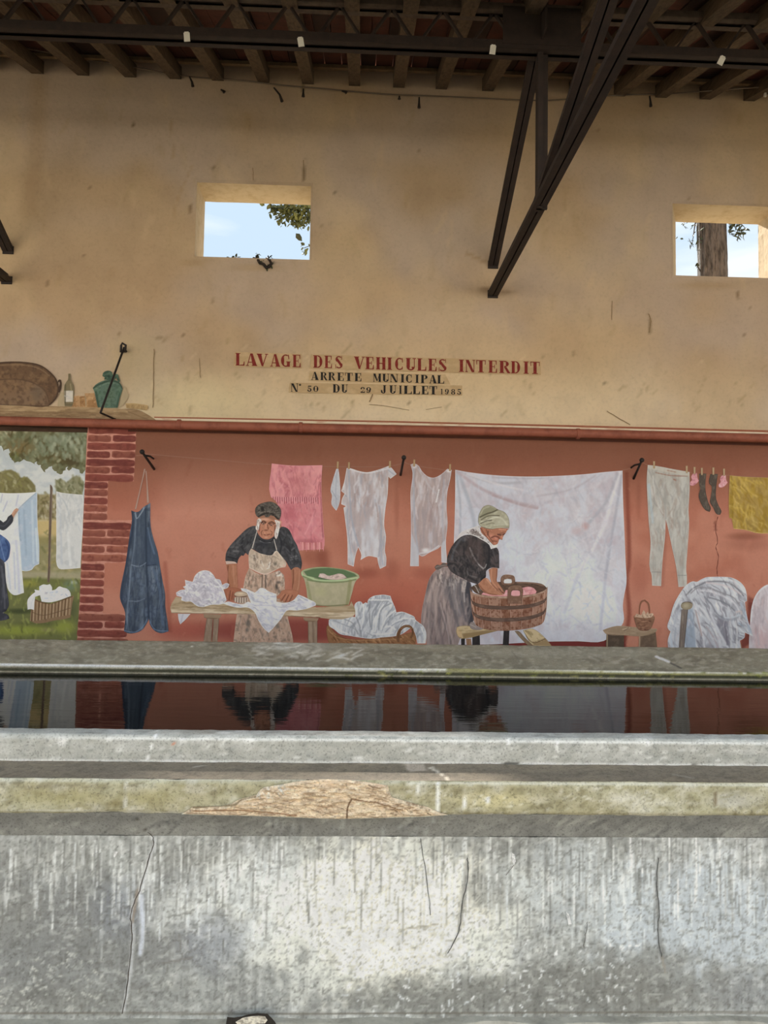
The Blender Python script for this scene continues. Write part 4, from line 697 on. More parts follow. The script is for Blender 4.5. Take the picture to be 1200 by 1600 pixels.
cloth('yellow_cloth', yl, (168,138,66), [RIDGE(30,10,(142,114,52),(192,166,100),.6,60,3,20), NZ(12,16,(182,152,82),.6,.42,.7,3), NZ(7,20,(156,122,30),.6,.5,.75,6), ST(K(k7,945,240,955,400,950,590),1.6,(146,116,30),.7), ST(K(k7,1000,250,1060,330,1120,380),2.4,(206,178,92),.6), HATCH(K(k7,940,250,1200,260,1200,600,950,590),90,12,1.4,[(206,176,80),(160,126,34),(190,158,60),(212,186,104)],.5,(20,110),5), ST(K(k7,950,604,1050,616,1120,634,1200,637),.9,(214,190,120),.9), EDGE(.8,(204,176,96),.5)], 4, 'mustard yellow cloth painted at the right end of the line')
for x,y in ((527.5,727),(545,728),(609,726),(647,724),(703,731)):
    mp('clothes_peg', [(x-1.2,y-6),(x+2.0,y-6),(x+1.6,y+5),(x-1.6,y+5)], (176,146,108), [EDGE(.6,(120,92,64),.6)], .8, 6)
for px_,py_ in ((409,160),(636,192),(690,200),(741,206),(821,204),(895,212)):
    x,y = K(k7,px_,py_)[0]; mp('clothes_peg', [(x-1.8,y-5.5),(x+1.6,y-5.5),(x+1.4,y+6),(x-1.4,y+6)], (184,158,122), [EDGE(.6,(130,100,74),.6)], .8, 6)
def line_strip(pts, w): 
    p = spline(pts, 4); return [(x,y-w) for x,y in p]+[(x,y+w) for x,y in p[::-1]]
for pts in ([(178,714),(200,713),(224,711)], [(224,709),(330,718),(425,726),(520,729),(600,729),(630,724)], [(630,721),(646,727),(700,735),(712,737)], [(972,735),(1000,728)], [(1003,722),(1020,729),(1075,737),(1090,742),(1140,743),(1290,752)]):
    mp('clothes_line', line_strip(pts, .55), (150,104,86), [], 1.2, 3)
# ------------------------------------------------------------------ washerman
SK = (164,104,78)
man = empty('person'); man.parent = mural; man['label'] = 'painted person in flat cap and dark sweater scrubbing cloth at the table'
def mm(name, o, base, ops, layer, label=None, step=.8, sm=False): return mp(name, o, base, list(ops), step, layer, man, label, sm)
mm('skirt_apron', K(m1,395,900,480,960,600,985,760,940,800,960,830,1000,840,1180,860,1300)+K(t3,945,400,990,605,990,640,520,640,525,600,550,400,590,230)+K(m1,320,1150,350,1000), (184,152,132), [NZ(5,9,(204,178,158),.6,.42,.7,3), NZ(4,5,(120,104,92),.6,.58,.75,8), HATCH(K(m1,340,950,820,950,840,1180,330,1180),70,7,1.2,[(206,182,164),(140,118,104),(104,92,84),(214,196,180)],.6,(60,120),4), ST(K(m1,560,980,553,1150),.8,(72,60,54),.9), ST(K(m1,600,980,600,1150),.8,(72,60,54),.9), BL(432,916,3,6,(70,66,62),.8), BL(435,910,5,3,(80,74,70),.7), BL(388,974,5,7,(96,92,86),.85), BL(386,984,3,5,(100,96,90),.7), BL(433,978,4,6,(112,106,98),.7), ST(K(t3,600,420,580,590),1.6,(166,134,116),.5), ST(K(t3,900,400,960,600),2,(166,134,116),.5), HATCH(K(t3,560,410,940,410,980,600,540,600),60,9,1.1,[(200,172,154),(154,128,112),(118,106,98)],.45,(60,120),6), ST(K(m1,325,1140,350,1010),1,(212,190,176),.6)], 4, 'pale pink apron skirt with dark smudges', 1.0)
mm('sweater', K(m1,480,375,440,375,390,395,340,430,280,490,200,570,150,630,110,700,98,780,100,815,150,815,200,825,245,845,265,780,300,740,320,750,350,710,385,740,400,690,430,660,560,730,680,740,740,690,800,760,850,810,890,880,920,930,960,895,1010,895,1040,920,1055,850,1045,780,1020,700,990,610,950,540,910,450,880,410,830,385,790,390,740,470,640,540,560,530,500,460), (62,62,66), [NZ(7,7,(84,84,88),.8,.4,.7,3), NZ(4,5,(44,44,50),.6,.5,.72,6), ST(K(m1,150,640,250,640),1.6,(104,102,104),.6), ST(K(m1,200,690,260,690),1.4,(120,118,120),.7), ST(K(m1,130,760,240,790),1.4,(40,40,44),.8), ST(K(m1,110,700,220,730),1.2,(88,86,88),.6), ST(K(m1,920,770,990,750),1.4,(128,128,132),.8), ST(K(m1,910,800,1000,775),1.2,(108,108,112),.7), ST(K(m1,920,680,970,640),1.2,(112,112,116),.7), ST(K(m1,880,480,960,600,1030,800),2,(84,86,92),.6), ST(K(m1,350,720,300,620,320,500),1.8,(42,42,48),.7), ST(K(m1,770,740,800,600,760,480),1.8,(40,42,48),.7), ST(K(m1,400,420,300,520,180,640),1.6,(96,96,98),.5), HATCH(K(m1,150,600,480,400,450,640,250,800),40,7,1.2,[(98,98,100),(44,44,48)],.5,(100,150),3), HATCH(K(m1,780,430,900,450,1020,780,900,860),40,7,1.2,[(94,96,102),(42,44,48)],.5,(40,100),4), ST(K(m1,520,540,590,575,650,575,710,530),1.3,(40,40,44),.9), ST(K(m1,530,560,590,585,660,580),.7,(128,130,134),.8), BL(412,850,12,6,(52,54,62),.6)], 5, 'dark grey knitted sweater with rolled sleeves')
mm('sleeve_cuff', K(m1,98,815,150,815,230,830,240,845,180,845,110,855), (206,180,168), [], 6, 'white turned-up cuff')
mm('apron_bib', K(m1,420,655,470,690,560,725,680,738,720,690,745,685,790,740,830,790,860,850,845,890,780,900,700,940,600,985,510,960,395,900,388,800,395,700), (192,172,152), [NZ(5,7,(212,194,176),.7,.42,.7,3), BL(398,872,3,6,(104,94,84),.85), BL(430,881,4,4,(108,100,88),.85), BL(396,868,4,2,(130,116,104),.6), BL(412,878,8,4,(168,146,126),.6), HATCH(K(m1,400,700,820,740,820,900,420,900),60,6,1.1,[(222,208,194),(160,138,120),(204,184,166),(140,120,106)],.6,(30,150),5), ST(K(m1,550,820,575,880),.8,(230,222,214),.7), ST(K(m1,540,890,562,918),.8,(226,216,206),.7), ST(K(m1,652,830,645,890,618,908),.9,(232,226,220),.75), ST(K(m1,620,850,640,880),.7,(226,216,206),.6), ST(K(m1,470,760,500,800),.8,(222,212,200),.6), ST(K(m1,400,900,510,955,610,975,770,915),1.3,(214,190,176),.9), ST(K(m1,390,912,500,968,600,992,760,945),.9,(88,74,68),.8), BL(444,884,3,2,(222,180,166),.8), ST(K(m1,700,720,750,690,810,790),1,(216,204,190),.8), EDGE(.6,(216,202,188),.6)], 6, 'stained cream apron bib')
mm('apron_tie', K(m1,725,950,770,930,800,960,830,990,810,1020,780,1000,760,1020,730,1000), (206,186,172), [HATCH(K(m1,725,940,820,940,820,1010,730,1010),12,4,1,[(232,220,210),(120,104,94)],.7,(0,180),2)], 7)
for o in (K(m1,488,435,498,440,440,655,425,650), K(m1,700,545,708,535,745,670,735,690)): mm('apron_strap', o, (176,172,166), [], 7, 'pale apron strap')
mm('face', K(m1,500,250,540,235,640,225,700,240,735,280,735,340,728,400,715,455,690,495,650,525,610,535,570,520,540,485,515,430,505,340), (190,130,102), [
  PG(K(m1,520,255,590,225,690,240,735,300,700,300,600,280,530,300),(150,104,82),.7,3), BL(413,811.5,12,3.2,(214,162,136),.85), ST(K(m1,545,330,575,312,605,330),1.0,(80,48,38),.9), ST(K(m1,635,342,675,322,715,345),1.0,(80,48,38),.9), BL(411.3,818,4.2,2.0,(110,66,52),.9), BL(424.3,820.2,4.2,2.0,(104,62,48),.9), BL(411.3,818,2.6,1.1,(226,206,190),.9), BL(424.3,820.2,2.5,1.1,(220,200,184),.9), BL(411.8,818.2,1.2,1.2,(30,18,16),1), BL(424.0,820.4,1.2,1.2,(28,18,16),1), ST(K(m1,548,338,575,328,600,340),.6,(54,34,28),.9), ST(K(m1,645,352,672,340,702,354),.6,(54,34,28),.9),
  ST(K(m1,612,345,600,390,592,420),1.3,(206,144,116),.8), ST(K(m1,622,360,632,412),1,(118,66,50),.75), BL(415.5,828.3,4.0,1.5,(112,60,46),.85), BL(414.6,826.4,2,1.4,(200,134,108),.8), BL(406.5,827,3,5,(198,124,100),.75), BL(427.5,829,3,4.5,(204,140,114),.6), ST(K(m1,575,462,612,452,655,468),.8,(200,142,118),.6), ST(K(m1,578,484,610,487,655,478),.7,(104,52,44),.9), ST(K(m1,588,497,640,492),.8,(190,112,94),.7), BL(416,839.5,4,1.6,(214,162,136),.8), ST(K(m1,565,430,545,455,556,490),.7,(116,66,50),.8), ST(K(m1,660,430,684,460,668,492),.7,(116,66,50),.8), ST(K(m1,525,360,518,440),1.2,(108,64,50),.7), ST(K(m1,718,370,712,450),1.2,(112,68,54),.7), HATCH(K(m1,530,320,710,320,690,490,560,500),50,3,.6,[(222,166,138),(150,92,70),(206,140,112)],.45,(0,180),6)], 8, 'lined ruddy face looking out', .45)
mm('ear', K(m1,760,320,790,305,802,325,795,350,770,355), (214,150,128), [BL(437.5,816.5,1.6,2,(232,180,160),.7)], 7, None, .6)
for o in (K(m1,492,300,515,280,545,290,548,320,528,345,520,385,514,425,490,432,476,410,488,340), K(m1,712,300,735,300,760,312,784,318,780,350,775,400,765,450,752,500,735,540,716,520,712,450,730,400,726,340)):
    mm('hair', o, (206,192,186), [HATCH(o,30,4,.8,[(242,236,230),(150,132,128),(228,218,210),(120,96,86)],.8,(60,130),3)], 9, 'white curly side whiskers', .6)
mm('cap', K(m1,515,272,488,250,470,205,475,150,510,110,570,85,650,70,700,80,750,115,785,155,796,200,790,250,772,302,735,285,705,255,660,240,640,262,600,262,585,240,550,250), (82,76,70), [NZ(4,4,(114,106,98),.8,.42,.7,3), BL(410,795,5.5,5,(38,36,34),.9), BL(426,790,7,4,(106,100,92),.6), ST(K(m1,500,230,560,205,640,190,720,210,770,260),1,(128,118,108),.6), ST(K(m1,510,255,580,222,640,215,700,235,755,285),1.3,(46,40,36),.85), BL(434,804.5,2.2,2.8,(132,124,114),.85), BL(434,804.5,1.1,1.7,(64,58,52),.85), HATCH(K(m1,490,110,760,110,780,240,490,240),50,5,1,[(122,114,106),(50,46,42)],.6,(0,180),4), EDGE(.7,(52,46,42),.6)], 10, 'dark grey flat cap', .55)
arm_ops = lambda A,B,c: [NZ(3,8,(186,126,98),.6,.45,.7,c), ST(K(k3,*A),1.2,(116,66,48),.7), ST(K(k3,*B),1.1,(198,142,114),.6)]
mm('forearm', K(m1,105,855,180,845,238,845,245,960,250,1080,255,1140,90,1180,120,1080,128,960), (172,112,82), arm_ops((445,850,440,930,455,1000),(480,850,490,980),3), 6, 'bare forearm on the left')
mm('hand', K(t3,455,220,470,205,500,190,560,195,585,210,570,225,535,235,525,265,520,290,495,292,475,275,460,250), (170,102,76), [BL(362,925,6,4,(178,112,84),.7), ST(K(t3,500,215,490,285),.9,(104,56,42),.7), ST(K(t3,520,225,510,280),.8,(110,58,44),.7), ST(K(t3,480,225,475,270),.7,(190,122,94),.6), EDGE(.6,(112,60,44),.5)], 8, None, .6)
mm('forearm', K(m1,920,930,960,895,1010,895,1040,925,1040,1000,1030,1080,1020,1200,1000,1290,905,1290,925,1200,930,1100,925,1010), (172,114,86), arm_ops((915,880,915,960,900,1030),(960,880,955,980,940,1040),5), 7, 'bare forearm on the right')
mm('hand', K(t3,900,215,960,205,1030,215,1035,235,1015,255,980,265,975,300,955,305,945,290,935,303,915,305,910,292,895,300,885,290,890,275,870,280,860,262,885,240), (178,114,86), [ST(K(t3,930,245,900,290),.8,(106,60,44),.8), ST(K(t3,955,250,930,300),.8,(106,60,44),.8), ST(K(t3,985,250,960,300),.8,(106,60,44),.8), ST(K(t3,920,240,890,270),.7,(200,138,110),.7), ST(K(t3,945,245,915,295),.6,(196,134,106),.7), ST(K(t3,970,248,948,295),.6,(196,134,106),.7), BL(453,925,6,2.5,(188,126,98),.7), EDGE(.5,(112,64,48),.5)], 8, None, .6)
# ------------------------------------------------------------------ table with washing
table = empty('painted_table'); table.parent = mural; table['label'] = 'long painted wash table with plank top and trestle legs'
for o in (K(t3,315,425,362,425,352,600,350,640,290,640,292,595), K(t3,368,425,412,425,400,600,400,640,350,640,358,600), K(t3,1105,455,1145,455,1150,640,1108,640), K(t3,1142,455,1180,445,1178,640,1148,640)):
    mp('table_leg', o, (148,124,104), [NZ(2,12,(168,146,124),.7,.45,.7,3), ST([o[0],o[-1]],1,(110,86,70),.7,.6,False), ST([o[1],o[2]],.8,(112,88,72),.7,.6,False)], .9, 5, table)
for o in (K(t3,290,395,430,402,420,425,400,432,310,430,295,425), K(t3,1070,422,1190,430,1180,448,1165,455,1090,452,1075,445)): mp('leg_block', o, (160,134,108), [ST([o[-1],o[-2],o[3]],1,(112,88,68),.7,.6,False)], .9, 6, table)
mp('table_top', K(t3,75,262,300,300,470,315,690,335,940,370,1170,340)+K(k4,60,1150,305,1135,318,1105,345,1165,345,1195,325,1218,0,1218)+K(t3,1100,420,950,415,690,400,400,396,40,390,30,350,45,310), (182,160,128), [PG(K(t3,35,348,400,362,690,374,1180,388)+K(k4,340,1180,345,1200,325,1218,0,1218)+K(t3,1100,420,950,415,690,400,400,396,40,390),(214,198,172),.95,1), ST(K(t3,36,350,400,364,690,376,1100,392,1200,394),.6,(214,196,168),.8), ST(K(t3,40,390,400,396,690,402,1100,420,1200,424),.8,(118,92,70),.9), NZ(22,2.5,(150,124,90),.6,.45,.7,3), HATCH(K(t3,60,280,400,310,690,350,690,390,60,360),50,14,1,[(148,122,88),(194,172,138),(132,108,78)],.5,(-2,8),4), NZ(20,2,(186,164,132),.5,.45,.7,9)], 1.0, 7, table)
mp('hanging_cloth_tip', K(t3,90,395,188,396,150,440,108,478,95,440), (208,206,214), [ST(K(t3,130,398,112,470),1.2,(180,180,194),.7), EDGE(.6,(226,226,230),.7)], .9, 8, table, 'white cloth corner hanging under the table')
heap = K(t3,75,230,110,210,150,205,130,185,150,175,145,130,180,140,205,145,225,95,260,65,300,55,340,65,370,95,385,120,420,130,435,170,470,155,492,165,480,190,445,205,460,250,470,290,440,318,350,325,285,342,240,335,190,300,150,300,115,290,120,265,80,255)
mp('laundry_heap', heap, (216,214,222), [RIDGE(16,7,(158,154,168),(242,242,246),.75,35,3,14), NZ(5,5,(192,188,200),.7,.45,.7,3), HATCH(heap,110,7,1.2,[(240,240,244),(184,180,194),(200,196,208),(168,166,182),(232,230,236)],.65,(0,180),5), BL(320,930,14,8,(186,178,188),.45), BL(302,937,14,6,(196,188,196),.5), ST(K(t3,300,70,330,150,400,260),1.5,(196,192,204),.5), ST(K(t3,380,130,440,200,462,280),1.3,(232,232,238),.7), EDGE(.9,(238,238,242),.8)], .9, 9, None, 'heap of white washing painted on the left of the table')
wet = K(t3,440,315,480,300,530,310,600,320,640,300,660,310,640,260,625,230,590,215,580,195,620,200,690,230,710,215,730,195,760,195,800,220,860,240,860,300,920,310,990,290,1030,245,1070,260,1120,285,1165,310,1168,330,1100,355,1020,370,940,372,900,430,850,490,800,545,760,510,720,450,690,385,640,348,560,348,500,335)
mp('wet_cloth', wet, (222,222,230), [RIDGE(22,7,(168,170,184),(244,244,248),.75,20,6,14), NZ(6,5,(200,200,212),.7,.45,.7,3), HATCH(wet,90,8,1.3,[(240,242,246),(188,190,204),(206,208,220)],.6,(-20,60),5), ST(K(t3,690,330,800,330,900,345,990,335),1,(180,180,192),.6), ST(K(t3,800,370,830,430,800,520),1.8,(200,200,212),.6), ST(K(t3,720,380,780,470),1.4,(206,206,216),.6), ST(K(t3,1050,265,1100,290),1.2,(160,164,178),.7), ST(K(t3,690,240,820,250),1.4,(238,240,244),.7), ST(K(t3,870,290,960,305,1000,300),1,(150,150,164),.6), BL(410,925,8,3,(240,242,246),.8), EDGE(.9,(242,242,246),.9)], .9, 9, None, 'wet white cloth painted hanging over the front of the table')
sb = empty('scrub_brush'); sb.parent = mural; sb['label'] = 'painted scrubbing brush under the left hand'
mp('bristles', K(t3,525,280,540,265,600,268,632,268,638,290,620,308,580,312,535,300), (176,156,140), [ST([(366+i*1.9,934),(365.6+i*1.95,941.5)],.6,((112,88,74),(224,212,200))[i%2],.85,.5,False) for i in range(12)], .6, 10, sb)
mp('brush_back', K(t3,530,240,545,225,580,220,615,228,635,242,632,258,600,266,550,262,535,262), (196,172,146), [BL(376,927.5,7,2.2,(222,204,178),.8), ST(K(t3,530,255,570,265,630,258),1,(92,62,46),.9), EDGE(.6,(110,80,60),.6)], .6, 11, sb)
# ------------------------------------------------------------------ green basin
basin = mp('green_basin', K(k3,975,890,1010,872,1080,862)+K(k4,0,868,100,858,220,868,320,890,370,915,378,935,350,960,325,1040,300,1130,230,1142,120,1140,30,1125)+K(k3,1020,1090,1010,1020,990,940,972,915), (172,166,134), [NZ(8,10,(186,178,148),.6,.45,.7,3), PG(K(k4,-25,890,40,870,150,862,260,876,340,905,362,925,280,940,140,950,0,925),(88,116,78),.95,1.5), BL(505,905,22,6,(74,104,68),.7), ST(K(k3,975,895,990,920,1060,940)+K(k4,0,935,100,955,240,955,360,935),1.5,(176,198,150),.95), ST(K(k3,978,888,1030,868)+K(k4,0,868,110,860,240,868,340,895,376,925),.9,(150,180,128),.9), ST(K(k3,985,925,1060,958)+K(k4,0,950,120,968,260,965,350,948),1.2,(100,124,76),.7), ST(K(k4,310,960,290,1120),3,(134,134,88),.6), ST(K(k4,0,970,30,1120),2.4,(140,142,96),.6), BL(500,925,14,10,(176,174,130),.6), ST(K(k4,40,1130,140,1140,290,1130),1.2,(112,112,74),.8)], .9, 8, None, 'green painted washing basin on the table')
mp('basin_washing', K(k4,80,930,90,905,120,905,150,920,190,915,225,905,260,912,285,935,240,948,160,948), (206,184,176), [HATCH(K(k4,85,905,280,910,280,945,90,945),16,4,1,[(232,214,206),(160,130,124)],.6,(0,180),3), EDGE(.6,(170,140,132),.6)], .7, 9, basin, 'pinkish washing in the basin')
# ------------------------------------------------------------------ wicker basket of sheets
wb = mp('wicker_basket', K(b4,60,370,80,360,120,420,200,470,330,485,480,470,650,460,760,430,800,425,822,460,815,510,810,560,100,560,70,500,55,420), (150,104,68), [HATCH(K(b4,70,400,300,480,800,450,810,520,120,520),80,6,1,[(196,146,100),(104,64,38),(178,126,84),(122,80,50)],.75,(20,60),5), ST(K(b4,70,400,130,460,260,490,500,490,700,480),.7,(196,150,106),.6), EDGE(.8,(104,66,42),.6)], .8, 5, None, 'wide wicker basket heaped with white sheets painted under the table end')
shts = K(b4,78,370,75,320,110,300,170,300,230,290,300,295,300,250,295,190,320,165,350,165,365,185,390,170,405,180,410,150,450,118,500,108,545,105,600,115,612,150,625,180,645,230,650,255,700,250,760,270,805,295,812,315,840,340,880,370,905,430,900,520,830,520,815,450,790,400,770,390,700,440,640,458,520,470,440,480,340,470,250,455,170,440,120,400)
mp('basket_sheets', shts, (206,208,212), [RIDGE(40,7,(140,146,158),(242,243,245),.8,110,4,16), NZ(5,8,(184,188,196),.6,.45,.7,3)]+[ST(K(b4,*p),w,c,.75,.8) for p,w,c in (((430,140,420,250,430,380),1.3,(128,132,142)),((500,180,450,260,440,400),1.5,(140,146,156)),((540,190,490,280,470,420),1.3,(236,238,240)),((600,180,520,240,500,400),1.3,(138,144,154)),((640,240,570,300,520,400),1.4,(236,238,240)),((700,260,600,310,540,380),1.2,(150,154,164)),((800,310,700,310,600,370),1.3,(232,234,238)),((740,320,640,350,560,420),1.1,(152,156,168)),((310,300,340,380,350,460),1.2,(138,142,152)),((370,190,370,300,350,400),1.3,(234,236,238)),((320,170,330,260),1.2,(166,170,178)),((110,320,200,360,300,400,340,460),1.2,(160,164,172)),((100,340,150,400,240,440),1.6,(232,234,236)),((200,310,280,350,320,440),1,(150,152,160)),((420,150,500,150,590,150),1.2,(240,242,244)),((460,180,560,160,610,180),1,(160,164,172)),((830,360,860,420,870,510),1.3,(176,180,190)),((860,380,890,450,890,510),1.2,(236,238,240)),((560,380,600,375,640,400),1.4,(240,240,242)),((460,440,540,440,620,430),1.3,(238,238,240)),((400,430,480,470),1,(160,164,172)))]+[HATCH(shts,60,8,1,[(240,240,244),(168,172,182)],.4,(40,140),8), EDGE(.8,(236,238,240),.8)], .9, 6, wb)
mp('basket_handle', K(b4,650,470,660,420,690,380,730,362,765,365,795,395,800,440,780,480,765,470,782,430,775,395,745,382,715,390,690,420,680,470,675,510,660,510), (122,84,56), [ST(K(b4,665,470,680,410,730,372,780,390,790,440),.8,(92,58,38),.7), ST(K(b4,690,395,740,368,785,395),.5,(186,142,104),.7)], .6, 8, wb)
# ------------------------------------------------------------------ washerwoman
wo_ = empty('person'); wo_.parent = mural; wo_['label'] = 'painted person in headscarf and long skirt bending over the wooden tub'
def ww(name, o, base, ops, layer, label=None, step=.8, sm=False): return mp(name, o, base, list(ops), step, layer, wo_, label, sm)
ww('skirt', K(k5,225,590,300,580,420,650,470,690,490,760,500,900,500,1000,470,1040,380,1180,390,1240,130,1240,130,1150,90,1020,125,780,160,660), (142,124,122), [RIDGE(60,7,(92,84,88),(184,166,160),.7,96,3,10), NZ(6,26,(166,148,144),.7,.42,.7,3), PG(K(k5,420,680,480,700,500,900,500,1010,460,1030,430,820),(54,56,66),.85,5), PG(K(k5,240,640,420,690,440,900,380,1000,300,840,250,760),(112,108,112),.7,7)]+[ST(K(k5,*p),w,c,.6,.9) for p,w,c in (((250,620,170,740,150,1000,150,1180),3,(174,156,152)),((280,620,230,780,230,1000,260,1180),2.4,(120,108,110)),((300,640,260,800,300,1000,340,1180),2.2,(178,160,156)),((340,650,310,780,360,960,390,1100),2.4,(92,90,98)),((370,670,350,800,400,960),2,(150,144,148)),((400,680,400,820,440,1000),2.2,(84,84,94)),((210,660,140,840,110,1010),2,(186,166,160)),((180,800,160,1000,170,1180),1.6,(126,112,112)),((230,900,280,1040,320,1180),2,(106,96,100)),((420,700,430,850),1.4,(196,188,186)),((240,860,300,1100,310,1180),1.4,(188,170,166)))]+[HATCH(K(k5,230,600,450,680,440,760,200,720),60,7,1,[(186,172,166),(92,84,84),(206,194,188)],.6,(60,110),4), HATCH(K(k5,130,720,480,760,480,1000,120,1100),70,18,1.4,[(170,154,150),(112,104,108)],.4,(80,105),6), EDGE(.8,(172,152,146),.5)], 5, 'long grey brown gathered skirt', 1.0)
ww('waist_bow', K(k5,195,580,215,562,240,565,260,548,290,555,300,575,260,580,230,598,205,600), (104,92,88), [ST(K(k5,205,582,235,572,290,565),.7,(160,142,134),.7), EDGE(.5,(70,60,58),.7)], 6, None, .6)
bl = K(k5,400,345,440,330,500,330,560,350,630,400,690,440,700,520,700,590,640,585,600,610,595,660,560,690,530,715,470,695,400,660,330,620,300,580,292,520,310,460,350,390)
ww('blouse', bl, (62,58,60), [NZ(7,9,(88,78,78),.8,.42,.7,3), NZ(4,5,(42,42,48),.6,.5,.72,6), PG(K(k5,440,380,500,350,560,400,600,500,580,580,500,560,440,480),(84,70,68),.6,8), ST(K(k5,470,430,500,500,540,560,575,595),1.3,(140,132,132),.7), ST(K(k5,540,560,580,590,600,560),1,(176,172,170),.7), ST(K(k5,425,420,430,520,480,600),1.6,(46,44,48),.7), ST(K(k5,300,560,360,560,430,640,520,690),2,(42,42,46),.7), ST(K(k5,450,590,460,640,520,660),1.3,(128,122,124),.5), ST(K(k5,400,360,350,440,330,520),2,(98,102,110),.6), BL(725,842,5,6,(96,104,116),.6), ST(K(k5,620,440,620,520,600,590),1.4,(40,40,44),.8), ST(K(k5,650,450,680,540),1.3,(88,84,88),.6), ST(K(k5,560,680,590,650),1.5,(36,36,40),.8), HATCH(bl,90,8,1.2,[(98,88,88),(42,42,46),(112,104,104)],.5,(40,120),8), EDGE(.7,(46,44,48),.6)], 7, 'dark blouse with pushed-up sleeves')
ww('collar', K(k5,355,380,400,310,460,285,530,258,550,255,545,290,590,330,640,395,690,405,685,425,635,440,620,405,560,365,500,335,440,325,400,345), (206,202,204), [PG(K(k5,470,305,500,290,540,310,570,345,530,335),(112,98,94),.7,2.5), HATCH(K(k5,400,320,540,270,640,400,600,400,500,340),50,4,.7,[(128,112,110),(240,238,238),(90,78,76)],.7,(0,180),3), ST(K(k5,545,290,600,345,650,405),1,(240,240,242),.9), ST(K(k5,440,322,520,340,620,405,640,440),.8,(238,238,240),.9), BL(773,853,6,4,(236,236,240),.8), EDGE(.6,(232,230,232),.6)], 9, 'white lace collar', .6)
fc = K(k5,550,275,570,260,660,270,780,280,765,290,750,315,735,335,728,350,725,368,700,362,695,380,685,400,655,408,640,395,600,350,560,310)
ww('face', fc, (178,116,90), [BL(766,838,8,6,(212,142,120),.7), BL(754,835,5,6,(150,92,70),.6), ST(K(k5,700,285,750,290),1.2,(214,158,132),.7), ST(K(k5,690,325,720,330,745,320),1.3,(92,54,46),.9), ST(K(k5,705,318,735,310),.8,(120,76,62),.7), BL(784.5,839,3,4,(204,140,114),.8), ST(K(k5,725,330,735,355,715,366),.7,(146,84,66),.7), BL(775,841,4,3.4,(222,150,132),.7), ST(K(k5,640,350,665,340,695,348,700,360),1.3,(120,64,54),.9), ST(K(k5,650,362,690,368),.9,(196,116,98),.7), ST(K(k5,645,375,680,380),1,(120,66,54),.7), ST(K(k5,600,290,620,340,660,400),1.1,(122,72,56),.7), ST(K(k5,615,300,610,330),1.2,(92,62,52),.6), BL(772,849,4,2.4,(206,138,112),.7), HATCH(fc,40,3,.6,[(214,152,126),(140,82,64),(196,124,98)],.4,(0,180),5), ST(K(k5,555,275,600,345,650,405),.8,(112,66,52),.7)], 10, 'bowed wrinkled face in profile', .5)
sc = K(k5,540,240,538,190,555,140,575,110,610,95,650,105,690,130,740,150,770,190,780,240,778,275,740,275,680,278,640,285,600,280,565,268,555,262)
ww('headscarf', sc, (168,164,140), [NZ(5,4,(192,190,168),.7,.42,.7,3), BL(783,818,14,12,(196,196,176),.6), PG(K(k5,550,190,560,140,580,112,640,105,690,135,640,160,590,190),(140,138,112),.8,4), ST(K(k5,550,190,600,165,650,150,690,130),1.2,(84,78,62),.8), ST(K(k5,560,210,620,180,700,178),1,(96,90,72),.8), ST(K(k5,560,225,600,220,640,200,690,190),1.2,(206,206,188),.8), ST(K(k5,555,240,600,220,640,215),1,(84,80,64),.7), ST(K(k5,560,160,580,125,620,110),1,(190,186,164),.6), ST(K(k5,600,250,640,235,660,240),.8,(118,112,92),.7), ST(K(k5,640,270,700,262,770,262),1,(148,144,118),.7), ST(K(k5,660,190,720,200,760,250),1.5,(206,206,190),.6), ST(K(k5,570,270,640,284,740,276,778,274),.8,(112,104,84),.8), EDGE(.8,(108,104,84),.7)], 11, 'pale olive headscarf knotted behind', .6)
am = K(k5,535,715,590,665,610,670,650,730,690,770,720,790,740,800,700,800,640,798,590,780,550,745)
ww('forearm', am, (184,126,96), [ST(K(k5,600,670,660,740,720,790),1.6,(214,162,132),.7), ST(K(k5,540,718,600,780,680,800),1.4,(132,80,60),.7), NZ(4,4,(166,106,78),.5,.45,.7,3), ST(K(k5,680,760,720,790),.8,(116,68,52),.6)], 10, 'nearer bare forearm reaching into the tub', .6)
am2 = K(k5,618,600,650,585,688,590,685,650,682,690,700,715,730,760,742,790,735,800,700,780,680,760,650,730,632,680)
ww('forearm', am2, (176,118,90), [ST(K(k5,640,600,640,680,680,740),1.3,(204,148,118),.7), ST(K(k5,682,600,678,690),1.0,(126,76,58),.7), ST(K(k5,700,750,740,792),1.3,(110,66,54),.8), ST(K(k5,690,720,725,770),.8,(206,150,122),.7), ST(K(k5,650,720,690,760),.9,(132,82,62),.6)], 9, 'farther bare forearm reaching into the tub', .6)
# ------------------------------------------------------------------ wooden tub
wt = empty('wooden_tub'); wt.parent = mural; wt['label'] = 'brown wooden stave tub painted under the hands of the person in the headscarf'
mp('tub_inside', K(k5,475,740,520,715,620,700,720,695,840,695,960,700,1040,715,1075,745,1060,775,960,795,820,810,640,805,520,785), (88,66,54), [BL(842,913,18,5,(70,52,44),.8), NZ(6,3,(112,88,72),.6,.45,.7,3), ST(K(k5,840,700,960,705,1050,725),1.2,(150,116,98),.8), ST(K(k5,490,700,520,740,540,780),.8,(196,196,196),.8), BL(750,921,4,3,(120,116,112),.7)], .9, 8, wt, 'shadowed inside of the tub')
mp('pink_washing', K(k5,560,795,575,778,600,785,740,790,750,760,790,755,830,750,890,740,930,733,970,745,992,770,985,790,900,800,800,808,640,806), (222,156,160), [HATCH(K(k5,740,760,980,740,980,800,750,800),30,5,1.2,[(238,186,188),(196,120,126),(228,168,170)],.7,(0,180),3), ST(K(k5,885,750,880,800),1,(170,98,102),.7), EDGE(.7,(196,124,128),.6)], .7, 9, wt, 'pink washing in the tub')
N_ST = 15
